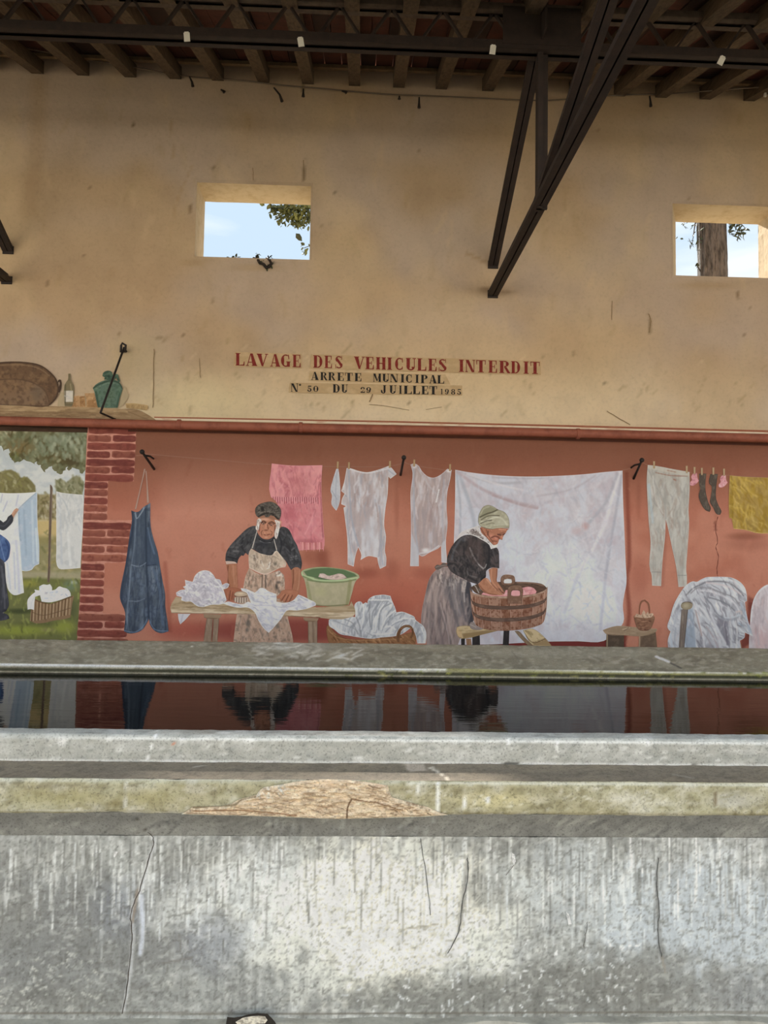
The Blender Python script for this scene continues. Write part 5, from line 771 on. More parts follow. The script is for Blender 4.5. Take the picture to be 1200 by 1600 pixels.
top_a = spline(K(k5,470,745,490,785,560,805,680,815,820,815,960,800,1050,770,1078,740), 12); bot_a = spline(K(k5,498,985,520,1035,590,1065,700,1078,820,1074,940,1058,1030,1025,1055,990), 12)
ts = np.linspace(0, 1, N_ST+1); ts = .5-.5*np.cos(ts*math.pi); ts = ts*.75+np.linspace(0,1,N_ST+1)*.25
pick = lambda arr,t: arr[min(int(t*(len(arr)-1)), len(arr)-1)]
for i in range(N_ST):
    a,b = ts[i],ts[i+1]; mid=(a+b)/2
    o = [pick(top_a,a),pick(top_a,mid),pick(top_a,b),pick(bot_a,b),pick(bot_a,mid),pick(bot_a,a)]
    sd = 10+i
    mp('stave', o, ((156,112,92),(144,100,80),(164,124,104),(134,90,68))[i%4], [NZ(4,10,(176,136,116),.6,.42,.7,sd), NZ(3,3,(104,58,38),.6,.5,.7,sd+30), ST([o[0],o[5]],.8,(204,166,146),.85,.6,False), ST([o[2],o[3]],.6,(96,62,48),.7,.6,False), ST([o[0],o[1],o[2]],.9,(190,156,132),.8,.6,False)], .9, 10, wt)
def band(t0, t1):
    tt = np.linspace(0,1,40); A=[tuple(np.array(pick(top_a,t))*(1-t0)+np.array(pick(bot_a,t))*t0) for t in tt]; B=[tuple(np.array(pick(top_a,t))*(1-t1)+np.array(pick(bot_a,t))*t1) for t in tt]; return A+B[::-1]
for t0,t1 in ((.26,.37),(.62,.73)):
    mp('hoop', band(t0,t1), (98,76,66), [NZ(8,2,(122,98,86),.7,.45,.7,4), EDGE(.7,(74,54,46),.7)], .9, 11, wt, 'dark iron hoop')
mp('tub_rim', band(-.03,.035), (164,130,110), [NZ(5,2,(196,166,146),.7,.45,.7,5), EDGE(.5,(120,88,70),.6)], .8, 11, wt)
for o,hole,ly in ((K(k5,712,700,715,660,735,642,780,640,815,650,825,680,820,715,795,720,765,722,725,720), K(k5,735,695,740,678,765,672,795,676,800,695,795,705,765,708,740,706),8),(K(k5,765,865,765,780,770,745,795,728,840,725,875,735,885,760,883,800,878,865), None,12)):
    mp('tub_handle', o, (124,92,74), [NZ(4,4,(150,116,96),.7,.42,.7,3), EDGE(1,(88,60,46),.8), ST([o[2],o[3],o[4],o[5]],.7,(176,142,120),.7)]+([PG(hole,(214,216,224),1,.8)] if hole else [PG(K(k5,790,800,793,775,805,762,840,760,862,768,865,800,850,806,810,806),(226,160,164),1,.8), ST(K(k5,790,800,793,772,810,760,860,764,866,800),.6,(78,52,40),.8)]), .7, ly, wt)
# ------------------------------------------------------------------ trestle under the tub, stool, small basket
tr = empty('trestle'); tr.parent = mural; tr['label'] = 'rough wooden trestle painted under the tub'
mp('beam', K(k5,368,1050,390,1042,450,1038,560,1060,700,1075,560,1110,420,1140,385,1130,365,1090), (202,180,138), [PG(K(k5,368,1052,408,1075,412,1138,385,1130,365,1090),(206,176,128),.9,1.5), PG(K(k5,410,1100,560,1080,700,1076,560,1110,420,1140),(140,112,72),.8,3), NZ(9,2,(150,124,82),.5,.45,.7,3), EDGE(.6,(110,84,54),.6)], .8, 6, tr)
mp('beam', K(k5,885,1075,960,1062,1060,1135,1110,1195,1070,1198,960,1190), (206,186,144), [PG(K(k5,960,1165,1060,1135,1110,1195,970,1192),(150,122,84),.8,3), HATCH(K(k5,890,1075,960,1062,1060,1135,970,1170),20,9,1,[(206,186,140),(140,116,76)],.6,(30,45),3), ST(K(k5,885,1078,960,1170,1060,1140),.7,(104,80,54),.8), EDGE(.6,(112,88,60),.6)], .8, 6, tr)
mp('beam', K(k5,820,1080,850,1080,900,1130,960,1190,935,1195,870,1140), (136,112,88), [NZ(3,8,(160,136,108),.6,.45,.7,4), EDGE(.6,(92,72,56),.7)], .8, 5, tr)
for o in (K(k5,735,1075,780,1075,775,1185,770,1240,722,1240,728,1180), K(k5,490,1120,548,1105,552,1240,490,1240), K(k5,402,1140,432,1138,430,1240,404,1240)):
    mp('trestle_leg', o, (46,42,44), [NZ(3,10,(66,60,60),.6,.45,.7,3)], .9, 5, tr)
mp('trestle_leg', K(k5,440,1140,480,1140,490,1240,452,1240), (150,112,84), [NZ(3,9,(176,140,108),.6,.45,.7,3)], .9, 5, tr)
mp('cloth_scrap', K(k5,465,1030,480,1010,500,1010,520,1040,575,1065,540,1072,480,1060), (150,136,132), [ST(K(k5,475,1030,520,1050),.8,(190,178,174),.7), EDGE(.6,(110,98,96),.6)], .7, 11, tr, 'grey cloth scrap beside the tub')
st = empty('stool'); st.parent = mural; st['label'] = 'low plank stool painted with a small basket on it'
mp('stool_side', K(k7,78,1335,200,1345,200,1470,72,1470), (84,70,58), [NZ(5,5,(108,90,74),.6,.45,.7,3), ST(K(k7,84,1340,82,1470),1,(170,146,118),.9)], .9, 5, st, 'shadowed stool leg')
mp('stool_side', K(k7,305,1345,420,1320,435,1470,300,1470), (118,96,78), [NZ(5,5,(96,78,64),.6,.45,.7,5), ST(K(k7,308,1350,306,1470),1.4,(178,150,122),.9)], .9, 5, st)
mp('stool_top', K(k7,52,1310,80,1298,150,1280,290,1290,430,1300,425,1318,330,1350,200,1345,75,1335), (158,134,108), [NZ(9,3,(176,152,126),.6,.45,.7,3), ST(K(k7,190,1305,240,1292),.7,(206,186,156),.9), ST(K(k7,200,1315,235,1290),.6,(110,88,70),.7), ST(K(k7,55,1318,80,1338,200,1348,330,1352,425,1322),.9,(104,82,64),.8), EDGE(.6,(180,156,128),.6)], .8, 6, st)
pb = mp('peg_basket', K(k7,268,1210,300,1205,400,1205,412,1218,400,1270,380,1305,340,1315,300,1305,280,1260), (136,96,74), [HATCH(K(k7,270,1210,410,1210,380,1310,300,1310),70,4,.7,[(180,136,108),(92,58,44),(160,116,90)],.75,(-10,20),4), ST(K(k7,265,1212,330,1220,412,1214),.8,(186,146,116),.8), EDGE(.5,(96,62,48),.6)], .6, 7, None, 'little wicker basket of clothes pegs painted on the stool')
mp('basket_handle', K(k7,303,1215,305,1150,320,1105,345,1097,372,1120,382,1170,382,1205,374,1205,372,1165,362,1125,342,1108,325,1118,313,1155,310,1215), (140,92,70), [], .6, 6, pb)
mp('pegs', K(k7,275,1215,285,1195,320,1205,335,1170,345,1180,350,1200,365,1180,372,1195,400,1190,405,1205,380,1222,310,1222), (196,164,138), [HATCH(K(k7,280,1190,400,1190,400,1220,290,1220),14,4,.6,[(226,204,180),(130,96,74)],.8,(20,120),4)], .6, 8, pb)
# ------------------------------------------------------------------ draped sheets on the right
dr = K(r5,95,640,105,960,80,1040,920,1040,915,960,905,880,890,855,940,820,945,765,1030,805,1020,740,985,650,960,540,945,430,968,415,965,340,945,270,890,205,800,160,700,150,600,150,520,155,460,180,415,205,370,200,300,240,230,330,160,460,120,600,90,700,100,730,125,752)
dr = K(r5,90,700,105,735,125,752,95,850,100,960,95,1040,915,1040,890,855,940,820,945,765,1030,805,1020,740,985,650,960,540,945,430,968,415,965,340,945,270,890,205,800,160,700,150,600,150,520,155,460,180,415,205,370,200,300,240,230,330,160,460,120,600)
drape = mp('draped_sheets', dr, (196,200,208), [RIDGE(40,8,(128,128,142),(232,232,236),.8,62,5,18), NZ(7,12,(180,184,194),.6,.45,.7,3), PG(K(r5,280,540,370,500,410,960,280,1040,240,960),(150,166,186),.85,4), PG(K(r5,640,600,760,640,780,940,740,900,640,680),(124,122,136),.8,4), PG(K(r5,600,560,720,610,880,580,900,520,880,600,800,640,700,630),(150,156,170),.7,3)]+[ST(K(r5,*p),w,c,.75,.8) for p,w,c in (((300,350,370,280,460,235,520,210,640,200,760,215,860,280,930,360),1.4,(112,112,122)),((350,330,430,270,560,280,700,330,820,380,890,470),1.2,(140,138,148)),((520,215,640,230,760,260,900,340),1.6,(206,196,200)),((430,300,560,310,700,360,820,430,880,520),2,(214,214,220)),((560,380,660,410,760,460,830,520),1.4,(118,120,132)),((620,420,700,460,790,520),1,(200,200,208)),((500,370,580,460,640,560,720,610),1.4,(128,132,146)),((380,430,430,600,480,800,500,950),1.6,(216,216,222)),((400,520,440,680,470,800),1.3,(172,150,150)),((440,470,560,620,640,800,700,950),2.2,(222,224,230)),((520,700,600,820,660,950),1.6,(170,160,168)),((480,760,550,860,580,950),1.4,(164,160,170)),((420,860,480,940),1.2,(130,130,142)),((560,540,640,720,760,930),1.8,(210,212,220)),((780,640,800,760,790,940),1.6,(206,208,212)),((720,650,740,780,750,900),1.2,(112,108,122)),((840,640,860,760,850,940),1.4,(214,214,216)),((880,660,930,700),1.2,(146,160,180)),((880,720,930,760),1.2,(214,220,228)),((890,780,930,790),1.2,(220,226,232)),((900,440,960,600,1000,760),2.2,(168,182,200)),((240,360,160,520,110,690),2,(216,220,224)),((280,400,200,560,150,740),1.8,(180,186,198)),((120,780,140,900,130,1000),2,(190,202,216)),((180,720,170,860,180,960),1.6,(164,172,186)),((430,210,520,180,640,170,780,185,880,240,940,320),2.2,(214,218,224)),((720,600,800,600,890,570),1.6,(196,204,212)),((850,540,900,530,905,560),1.6,(206,192,192)))]+[HATCH(dr,130,9,1.1,[(222,224,230),(160,158,170),(186,176,182),(150,154,168)],.45,(20,110),8), EDGE(.8,(216,220,226),.7)], .9, 5, None, 'white sheets painted draped over a sawhorse')
mp('sawhorse_post', K(r5,245,510,320,500,300,700,275,960,270,1040,212,1040,215,950,230,720), (124,112,104), [ST(K(r5,265,520,240,960),1,(160,148,136),.7), ST(K(r5,315,510,275,960),1.2,(90,80,76),.8), NZ(2,14,(104,92,86),.6,.45,.7,3)], .8, 7, drape, 'grey wooden sawhorse leg')
mp('sawhorse_post', K(r5,875,870,890,865,912,920,920,1040,850,1040,860,950), (150,120,92), [], .9, 4, drape)
mp('sawhorse_bar', K(r5,240,465,258,435,300,425,350,430,368,450,360,490,320,512,265,508,245,490), (150,138,114), [BL(1072,946.5,6,5,(176,166,140),.8), ST(K(r5,255,440,300,425,360,440),.9,(96,84,70),.8), EDGE(.6,(104,92,78),.6)], .7, 8, drape)
dr2 = K(r5,1210,232,1250,230,1400,240,1400,1040,990,1040,990,880,1000,700,1005,600,1020,480,1050,380,1100,300,1160,250)
mp('draped_sheets', dr2, (198,186,192), [RIDGE(50,9,(176,164,172),(226,222,226),.7,80,5,12), NZ(8,14,(208,202,208),.7,.42,.7,3), BL(1190,1000,16,30,(204,166,168),.6), BL(1182,985,4,10,(176,140,148),.6), ST(K(r5,1010,640,1040,420,1100,310,1190,245),2,(216,216,220),.8), HATCH(dr2,60,11,1.4,[(214,208,212),(176,164,172),(206,180,182)],.45,(60,110),5), ST(K(r5,1100,500,1080,700,1100,900),2,(182,172,180),.5), EDGE(.9,(214,212,216),.6)], 1.0, 4, None, 'pinkish white draped sheet painted at the far right edge')
# ================================================================== steel roof truss and lattice girder
material('steel', (50, 37, 31), .75, (16, (34, 26, 22), .4, .7), noise2=(60, .75, .5, .75), bump=(80, .3, .002))
material('steel_light', (92, 78, 66), .75, (16, (66, 54, 46), .4, .7))
material('paper', (232, 228, 216), .9)
material('iron', (44, 36, 32), .7, (30, (30, 24, 22), .4, .7))
def pair(name, a, b, w, h, gap, parent, mat='steel'):
    """double angle: two bars side by side with a slot between"""
    bm = bmesh.new()
    for s in (-1, 1):
        add_bar(bm, a, b, w, h, off=(s*(w+gap)/2, 0)); add_bar(bm, a, b, .006, h*2, off=(s*(gap/2+.003), h*.6))
    return from_bm(name, bm, MATS[mat], parent)
XT = at_y(770, 440).x
zA = at_y(772, 460).z; zB = at_y(771, 414).z
nodeA = at_x(842, 312, XT); topB = at_x(836, 84, XT); nodeA.z = zA
GY = nodeA.y
def make_truss(x, label):
    r = empty('roof_truss', (x, 0, zA), label=label, category='truss', group='steel roof trusses')
    pair('bottom_chord', (x, -.004, zA), (x, EAVE+.06, zA), .036, .03, .008, r)
    pair('end_diagonal', (x, -.004, zB), (x, GY+.06, topB.z), .036, .03, .007, r)
    pair('post', (x, GY, zA-.02), (x, GY, topB.z+.26), .028, .03, .006, r)
    cx = at_x(950, 0, XT); d = cx-nodeA; e = nodeA+d*((EAVE+.08-nodeA.y)/d.y); pair('diagonal', (x, nodeA.y-.01, zA), (x, e.y, min(e.z, roof_z(e.y))), .034, .03, .008, r)
    bm = bmesh.new(); add_box(bm, (x-.005, GY-.16, topB.z-.03), (x+.005, GY+.16, topB.z+.24)); from_bm('gusset_plate', bm, MATS['steel'], r)
    for z in (zA, zB):
        bm = bmesh.new(); add_box(bm, (x-.04, -.008, z-.03), (x+.04, 0, z+.03)); from_bm('wall_plate', bm, MATS['steel'], r)
    return r
make_truss(XT, 'dark steel truss with crossing struts right of the wall opening')
make_truss(at_y(12, 413).x, 'dark steel truss of which only two strut ends show at the left edge')
g_lo = at_y(842, 80, GY).z; g_hi = at_y(842, 22, GY).z
gir = empty('lattice_girder', (0, GY, g_lo), label='dark steel lattice girder running under the rafters', category='girder')
for nm, z, hh, mt in (('bottom_chord', g_lo, .05, 'steel'), ('top_chord', g_hi, .04, 'steel_light')):
    bm = bmesh.new()
    add_box(bm, (-5.5, GY-.05, z-hh/2), (6.5, GY-.008, z-hh/2+.008)); add_box(bm, (-5.5, GY+.008, z-hh/2), (6.5, GY+.05, z-hh/2+.008))
    for s in (-1, 1): add_box(bm, (-5.5, GY+s*.011-.003, z-hh/2), (6.5, GY+s*.011+.003, z+hh/2))
    add_box(bm, (-5.5, GY-.054, z-hh/2), (6.5, GY-.048, z+hh/2))
    from_bm(nm, bm, MATS[mt], gir)
pa, pb = at_y(786, 50, GY-.06), at_y(908, 50, GY-.06); bm = bmesh.new(); add_box(bm, (pa.x, GY-.058, g_lo), (pb.x, GY-.052, g_hi)); from_bm('connection_plate', bm, MATS['steel'], gir)
lat = bmesh.new(); PER = .30
for s in (0, 1):
    bm = bmesh.new(); a = (0, 0, 0) if s == 0 else (PER/2, 0, g_hi-g_lo); b = (PER/2, 0, g_hi-g_lo) if s == 0 else (PER, 0, 0)
    add_bar(bm, a, b, .012, .026, up=(0, 1, 0)); bm.normal_update(); q = bpy.data.meshes.new('lattice_bar'); bm.to_mesh(q); bm.free(); q.materials.append(MATS['steel'])
    x = -3.6
    while x < 4.2:
        o = link_mesh('lattice_bar', q, None, gir); o.matrix_world = Matrix.Translation((x, GY, g_lo)); x += PER
lat.free()
# coarse purlin above: the grey beam along the top of the picture
for i, (px, py) in enumerate(((292, 58), (470, 66), (770, 78), (1127, 95))):
    p = at_y(px, py, GY-.06); bm = bmesh.new(); tl = (-.1, -.18, .12, .45)[i]
    mt = Matrix.Translation(p) @ Matrix.Rotation(tl, 4, 'Y')
    add_box(bm, (-.017, -.0015, -.026), (.017, .0015, .026), mt); add_box(bm, (-.012, -.004, .018), (.012, -.0015, .030), mt)
    o = from_bm('paper_tag', bm, MATS['paper'])
    o['label'] = ('white paper tag on the girder, first from the left', 'white paper tag on the girder near the middle left', 'white paper tag on the girder just left of the truss', 'tilted white paper tag on the girder right of the truss')[i]; o['category'] = 'tag'; o['group'] = 'paper tags on the girder'
# ================================================================== pipe along the wall
material('pipe_paint', (160, 92, 70), .65, (12, (132, 72, 54), .45, .7), bump=(40, .2, .002))
PY = -.075; pz = (at_y(275, 664, PY).z+at_y(1200, 684, PY).z)/2; PR = .0335
pipe = empty('pipe', (0, PY, pz), label='terracotta painted pipe running along the wall above the mural', category='pipe')
bm = bmesh.new(); add_tube(bm, [(x, PY, pz+.003*math.sin(x*1.3)) for x in np.linspace(-6, 7, 40)], PR, 14); from_bm('pipe_run', bm, MATS['pipe_paint'], pipe, smooth=True)
for px in (280, 470, 903, -210, 1320):
    x = at_y(px, 668, PY).x; bm = bmesh.new(); add_tube(bm, [(x-.014, PY, pz), (x-.012, PY, pz), (x+.012, PY, pz), (x+.014, PY, pz)], [PR+.002, PR+.007, PR+.007, PR+.002], 14); add_box(bm, (x-.012, PY, pz-.012), (x+.012, 0, pz+.012))
    from_bm('pipe_clip', bm, MATS['pipe_paint'], pipe)
for o, c, ly in (([(200,671),(600,679),(900,685.5),(1260,694),(1260,698),(900,689.5),(600,682.5),(200,674.5)], (84,44,32), 3), ([(241,653),(600,660),(900,667),(1260,677),(1260,680),(900,670.5),(600,663),(243,656)], (212,196,168), 1), ([(241,651),(600,657.5),(900,664.5),(1260,674),(1260,677),(900,667.5),(600,660),(241,653)], (150,84,58), 2)):  # dark one paints in the shade and dirt line under the pipe
    mp('stripe_and_pipe_shade', o, c, [NZ(20,4,(176,120,90),.5,.5,.75,4)] if ly < 3 else [], 2.5, ly, mural, round_=False)
# ================================================================== iron hooks for the clotheslines, iron stay by the shelf
def hook(base, tip, legs, label):
    b = at_y(*base); t = at_x(tip[0], tip[1], b.x)
    r = empty('iron_hook', b, label=label, category='hook', group='iron hooks in the mural wall')
    bm = bmesh.new(); add_tube(bm, [b, b+(t-b)*.5, t], [.010, .009, .008], 8); from_bm('shank', bm, MATS['iron'], r, smooth=True)
    bm = bmesh.new(); add_ball(bm, t, .018); from_bm('knob', bm, MATS['iron'], r, smooth=True)
    for l in legs:
        w = at_y(*l); bm = bmesh.new(); q = b+(t-b)*.8; add_tube(bm, [q, q+(w-q)*.6+Vector((0, 0, .01)), w], .007, 8); from_bm('prong', bm, MATS['iron'], r, smooth=True)
hook((241, 733), (222, 706), [(240, 717)], 'black iron hook above the blue apron')
hook((626, 742), (631, 715), [], 'black iron hook between the two hanging shirts')
hook((990, 748), (1003, 719), [(986, 731)], 'black iron hook right of the big white sheet')
a = at_y(180, 655); b = at_x(157, 645, a.x); c = at_y(194, 543, -.05)
stay = empty('iron_stay', a, label='thin bent iron rod rising diagonally past the painted shelf', category='rod')
bm = bmesh.new(); add_tube(bm, [a, a+(b-a)*.93, b, b+(c-b)*.04, b+(c-b)*.5, c], .0078, 8); from_bm('rod', bm, MATS['iron'], stay, smooth=True)
bm = bmesh.new(); add_tube(bm, [c+Vector((.0, .05, -.015)), c+Vector((-.005, 0, -.03)), c+Vector((.012, -.01, -.02)), c+Vector((.014, -.01, .015)), c+Vector((-.012, -.01, .03)), c+Vector((-.02, -.01, .01)), c+Vector((-.02, -.01, -.04))], .009, 8); from_bm('hook_end', bm, MATS['iron'], stay, smooth=True)
# ================================================================== cable under the roof with its hangers
material('cable', (120, 104, 90), .7); material('hanger', (52, 42, 36), .8, (40, (30, 24, 22), .4, .7)); material('porcelain', (206, 198, 186), .5)
cb = empty('cable', at_y(600, 147, -.03), label='thin cable strung along the top of the wall', category='cable')
cp = [tuple(at_y(px, py, -.03-(.25 if px < 100 else .06 if px < 250 else 0)-(.2 if px > 1100 else 0))) for px, py in ((-120,45),(20,72),(110,88),(210,105),(290,119),(380,126),(440,133),(520,140),(600,147),(700,151),(840,157),(905,153),(960,149),(1050,146),(1120,141),(1200,135),(1300,128))]
bm = bmesh.new(); add_tube(bm, [Vector(p) for p in spline(cp, 5)], .005, 6); from_bm('strand', bm, MATS['cable'], cb, smooth=True)
for px, py, ln, dx, wh in ((121,94,12,2,1),(296,120,16,6,0),(345,140,4,6,0),(428,137,23,14,0),(474,139,13,0,0),(624,150,5,0,0),(655,152,18,0,0),(1015,150,18,2,0),(1197,138,14,-2,1),(534,142,3,8,0)):
    p = at_y(px, py, -.035-(.06 if px < 250 else 0)-(.2 if px > 1100 else 0)); k = 5.6/1200
    q = p+Vector((dx*k, 0, -ln*k)); bm = bmesh.new(); add_tube(bm, [p, (p+q)/2+Vector((dx*k*.2, 0, 0)), q], [.006, .008, .013], 7); from_bm('hanger', bm, MATS['porcelain' if wh else 'hanger'], cb, smooth=True)
# ================================================================== lettering painted on the plaster
notice = empty('painted_notice', at_y(606, 590), label='red and black stencilled notice forbidding the washing of vehicles', category='notice')
def topline(pts): 
    return lambda x: np.interp(x, [p[0] for p in pts], [p[1] for p in pts])
RED = (124, 40, 30); BLK = (40, 32, 28)
def arc(cx, cy, rx, ry, a0, a1, thick, thin, n=14):
    """crescent: stroke thick at the sides, thin at top and bottom"""
    o, i = [], []
    for k in range(n+1):
        t = math.radians(a0+(a1-a0)*k/n); c, s = math.cos(t), math.sin(t); w = thin+(thick-thin)*abs(c)**1.5
        o.append((cx+rx*c, cy+ry*s)); i.append((cx+(rx-w)*c, cy+(ry-min(thin*1.6, ry*.5))*s))
    return [(o[k], o[k+1], i[k+1], i[k]) for k in range(n)]
R_ = lambda x0, y0, x1, y1: [((x0, y0), (x1, y0), (x1, y1), (x0, y1))]
st_, th = .30, .07
GL = {
 'L': R_(.08,0,.42,1)+R_(0,.0,.5,.06)+R_(0,.94,.55,1)+[((.5,0),(1,0),(1,.34),(.93,.34),(.86,.1),(.5,.07))],
 'A': [((.40,1),(.60,1),(.97,0),(.60,0))]+[((.40,1),(.47,1),(.16,0),(.09,0))]+R_(.0,0,.27,.06)+R_(.52,0,1,.06)+R_(.22,.26,.66,.33),
 'V': [((.03,1),(.40,1),(.60,0),(.44,0))]+[((.84,1),(.91,1),(.56,0),(.50,.08))]+R_(0,.94,.48,1)+R_(.72,.94,1,1),
 'G': arc(.5,.5,.5,.5,62,298,.34,.06)+[((.72,.97),(.82,.97),(.86,.62),(.78,.62))]+R_(.62,0.02,.92,.42)+R_(.54,.38,1,.44),
 'E': R_(.1,0,.44,1)+R_(0,0,.9,.06)+R_(0,.94,.9,1)+R_(.44,.47,.68,.53)+R_(.66,.34,.72,.66)+[((.8,1),(.92,1),(.92,.66),(.86,.66))]+[((.8,0),(.97,0),(.97,.36),(.9,.36))],
 'D': R_(.08,0,.40,1)+R_(0,0,.5,.06)+R_(0,.94,.5,1)+arc(.48,.5,.5,.5,-90,90,.32,.06),
 'S': arc(.5,.73,.40,.27,40,230,.26,.06)+[((.12,.72),(.30,.86),(.90,.34),(.70,.16))]+arc(.5,.27,.44,.27,-140,30,.26,.06)+R_(.80,.70,.87,1)+R_(.08,0,.15,.32),
 'H': R_(.06,0,.36,1)+R_(.64,0,.94,1)+R_(0,0,.44,.06)+R_(0,.94,.44,1)+R_(.56,0,1,.06)+R_(.56,.94,1,1)+R_(.36,.46,.64,.54),
 'I': R_(.2,0,.8,1)+R_(0,0,1,.06)+R_(0,.94,1,1),
 'C': arc(.52,.5,.5,.5,58,302,.34,.06)+[((.76,.98),(.86,.98),(.90,.62),(.82,.62))]+[((.80,.3),(.88,.3),(.86,.06),(.72,.06))],
 'U': R_(.08,.28,.40,1)+R_(0,.94,.48,1)+R_(.66,.94,1,1)+R_(.80,.28,.87,1)+arc(.48,.3,.40,.30,180,360,.32,.07),
 'N': R_(.08,0,.15,1)+[((.02,1),(.36,1),(.90,0),(.66,0))]+R_(.84,0,.91,1)+R_(0,0,.26,.06)+R_(.72,.94,1,1),
 'T': R_(.33,0,.67,1)+R_(.2,0,.8,.06)+R_(0,.93,1,1)+[((0,1),(.07,1),(.1,.64),(.03,.64))]+[((.93,1),(1,1),(.97,.64),(.9,.64))],
 'R': R_(.08,0,.38,1)+R_(0,0,.46,.06)+R_(0,.94,.5,1)+arc(.46,.75,.40,.25,-90,90,.28,.06)+[((.42,.5),(.66,.5),(.92,.1),(1,.06),(1,0),(.74,0))],
 'M': R_(.06,0,.12,1)+[((0,1),(.30,1),(.56,.12),(.46,.06))]+[((.80,1),(.86,1),(.52,.06),(.47,.1))]+R_(.70,0,.96,1)+R_(0,0,.2,.06)+R_(.62,0,1,.06)+R_(.82,.94,1,1),
 'P': R_(.08,0,.40,1)+R_(0,0,.5,.06)+R_(0,.94,.5,1)+arc(.46,.73,.46,.27,-90,90,.32,.06),
 'J': R_(.48,.25,.82,1)+R_(.38,.94,.94,1)+arc(.42,.26,.40,.26,180,360,.32,.07)+R_(.02,.22,.26,.42),
 '5': R_(.18,.52,.26,1)+R_(.18,.84,.88,1)+arc(.44,.32,.46,.32,-140,120,.32,.07)+R_(.04,.16,.3,.34),
 '0': arc(.5,.5,.5,.5,0,360,.34,.06,24), '2': arc(.5,.72,.42,.28,-20,190,.30,.07)+R_(.06,.6,.34,.8)+[((.64,.5),(.9,.62),(.32,.16),(.06,.1))]+R_(.04,0,.94,.18)+R_(.86,.1,.94,.36),
 '9': arc(.5,.66,.46,.34,0,360,.32,.06,20)+[((.66,.66),(.96,.66),(.82,.16),(.5,0),(.2,.06),(.3,.14),(.54,.14))]+R_(.1,.06,.32,.24),
 '1': R_(.34,0,.68,1)+R_(.16,0,.86,.07)+[((.1,.8),(.34,1),(.34,.86))], '8': arc(.5,.74,.40,.26,0,360,.26,.06,20)+arc(.5,.27,.47,.27,0,360,.32,.06,20),
 '°': arc(.5,.5,.5,.5,0,360,.45,.3,12)}
material('letter_red', (128, 34, 26), .8, (60, (156, 66, 48), .52, .75)); material('letter_black', (24, 20, 18), .8, (60, (66, 54, 44), .54, .78))
def glyph(ch, x0, x1, top, bot, mat):
    bm = bmesh.new(); w = x1-x0
    for n, q in enumerate(GL[ch]):
        vs = []
        for u, v in q:
            px = x0+u*w; yt, yb = top(px), bot(px)
            vs.append(bm.verts.new(at_y(px, yb+(yt-yb)*v, -.005-n*3e-5)))
        bm.faces.new(vs)
    bm.normal_update()
    for f in bm.faces:
        if f.normal.y > 0: f.normal_flip()
    return from_bm('letter', bm, MATS[mat], notice)
l1 = [('L',368,382),('A',384,402),('V',401,419),('A',422,438),('G',439,454),('E',457,470),('D',489.5,504),('E',507,519),('S',523,536),('V',553,570),('E',571,584.5),('H',587.5,603),('I',605,612.5),('C',617,631),('U',634,650),('L',652,666),('E',669,682.5),('S',684.5,698.5),('I',717,725),('N',727,742.5),('T',744,759),('E',763,777),('R',780,797.5),('D',798.5,813),('I',818,826),('T',828.5,843.5)]
l2 = [('A',486,498),('R',500.5,511.5),('R',513,524),('E',527,537.5),('T',539,551),('E',554,565),('M',583,595.5),('U',597.5,608.5),('N',609.5,622),('I',626,632),('C',634,644.5),('I',649,654.5),('P',657.5,669),('A',670.5,682.5),('L',683.5,694)]
l3 = [('N',454.5,466),('D',520,531),('U',533.5,543.5),('J',595,604),('U',608.5,619.5),('I',623.5,628),('L',631,643.5),('L',645,656),('E',658.5,669.5),('T',671,683)]
d3 = [('5',480,487.5),('0',489.5,497.5),('2',563,570.5),('9',572,580),('1',688,692.5),('9',695,701.5),('8',704.5,711.5),('5',714,721)]
t1 = topline([(368,551.5),(843,565.5)]); b1 = topline([(368,571),(843,584.5)])
t2 = topline([(486,581),(694,586.5)]); b2 = topline([(486,593.5),(694,599.5)])
t3_ = topline([(455,599),(683,603.5)]); b3 = topline([(455,612),(683,616.5)])
t4 = topline([(480,602.5),(580,605),(688,607.5),(721,608)]); b4_ = topline([(480,612),(580,614),(688,616),(721,617)])
def strip(x0, x1, t, b, e=1.5, cut=None):
    o = [(x0, t(x0)-e), ((x0+x1)/2, t((x0+x1)/2)-e), (x1, t(x1)-e)]+([cut] if cut else [])+[(x1+(8 if cut else 0), b(x1)+e), ((x0+x1)/2, b((x0+x1)/2)+e), (x0-2, b(x0)+e)]
    s = paint('ground_strip', o, (180,150,108), [NZ(14,6,(196,168,126),.6,.42,.7,3), NZ(6,4,(172,146,106),.5,.5,.75,6)], 2.0, 1, notice); s['label'] = 'tan painted band behind the letters'
strip(367,471,t1,b1); strip(486,845,t1,b1); strip(484,696,t2,b2,1.2,(700,593)); strip(453,722,t3_,b3,1.2)
for c,a,b in l1: glyph(c,a,b,t1,b1,'letter_red')
for c,a,b in l2: glyph(c,a,b,t2,b2,'letter_black')
for c,a,b in l3: glyph(c,a,b,t3_,b3,'letter_black')
for c,a,b in d3: glyph(c,a,b,t4,b4_,'letter_black')
glyph('°',467,470.5,lambda x:599.5,lambda x:603,'letter_black')
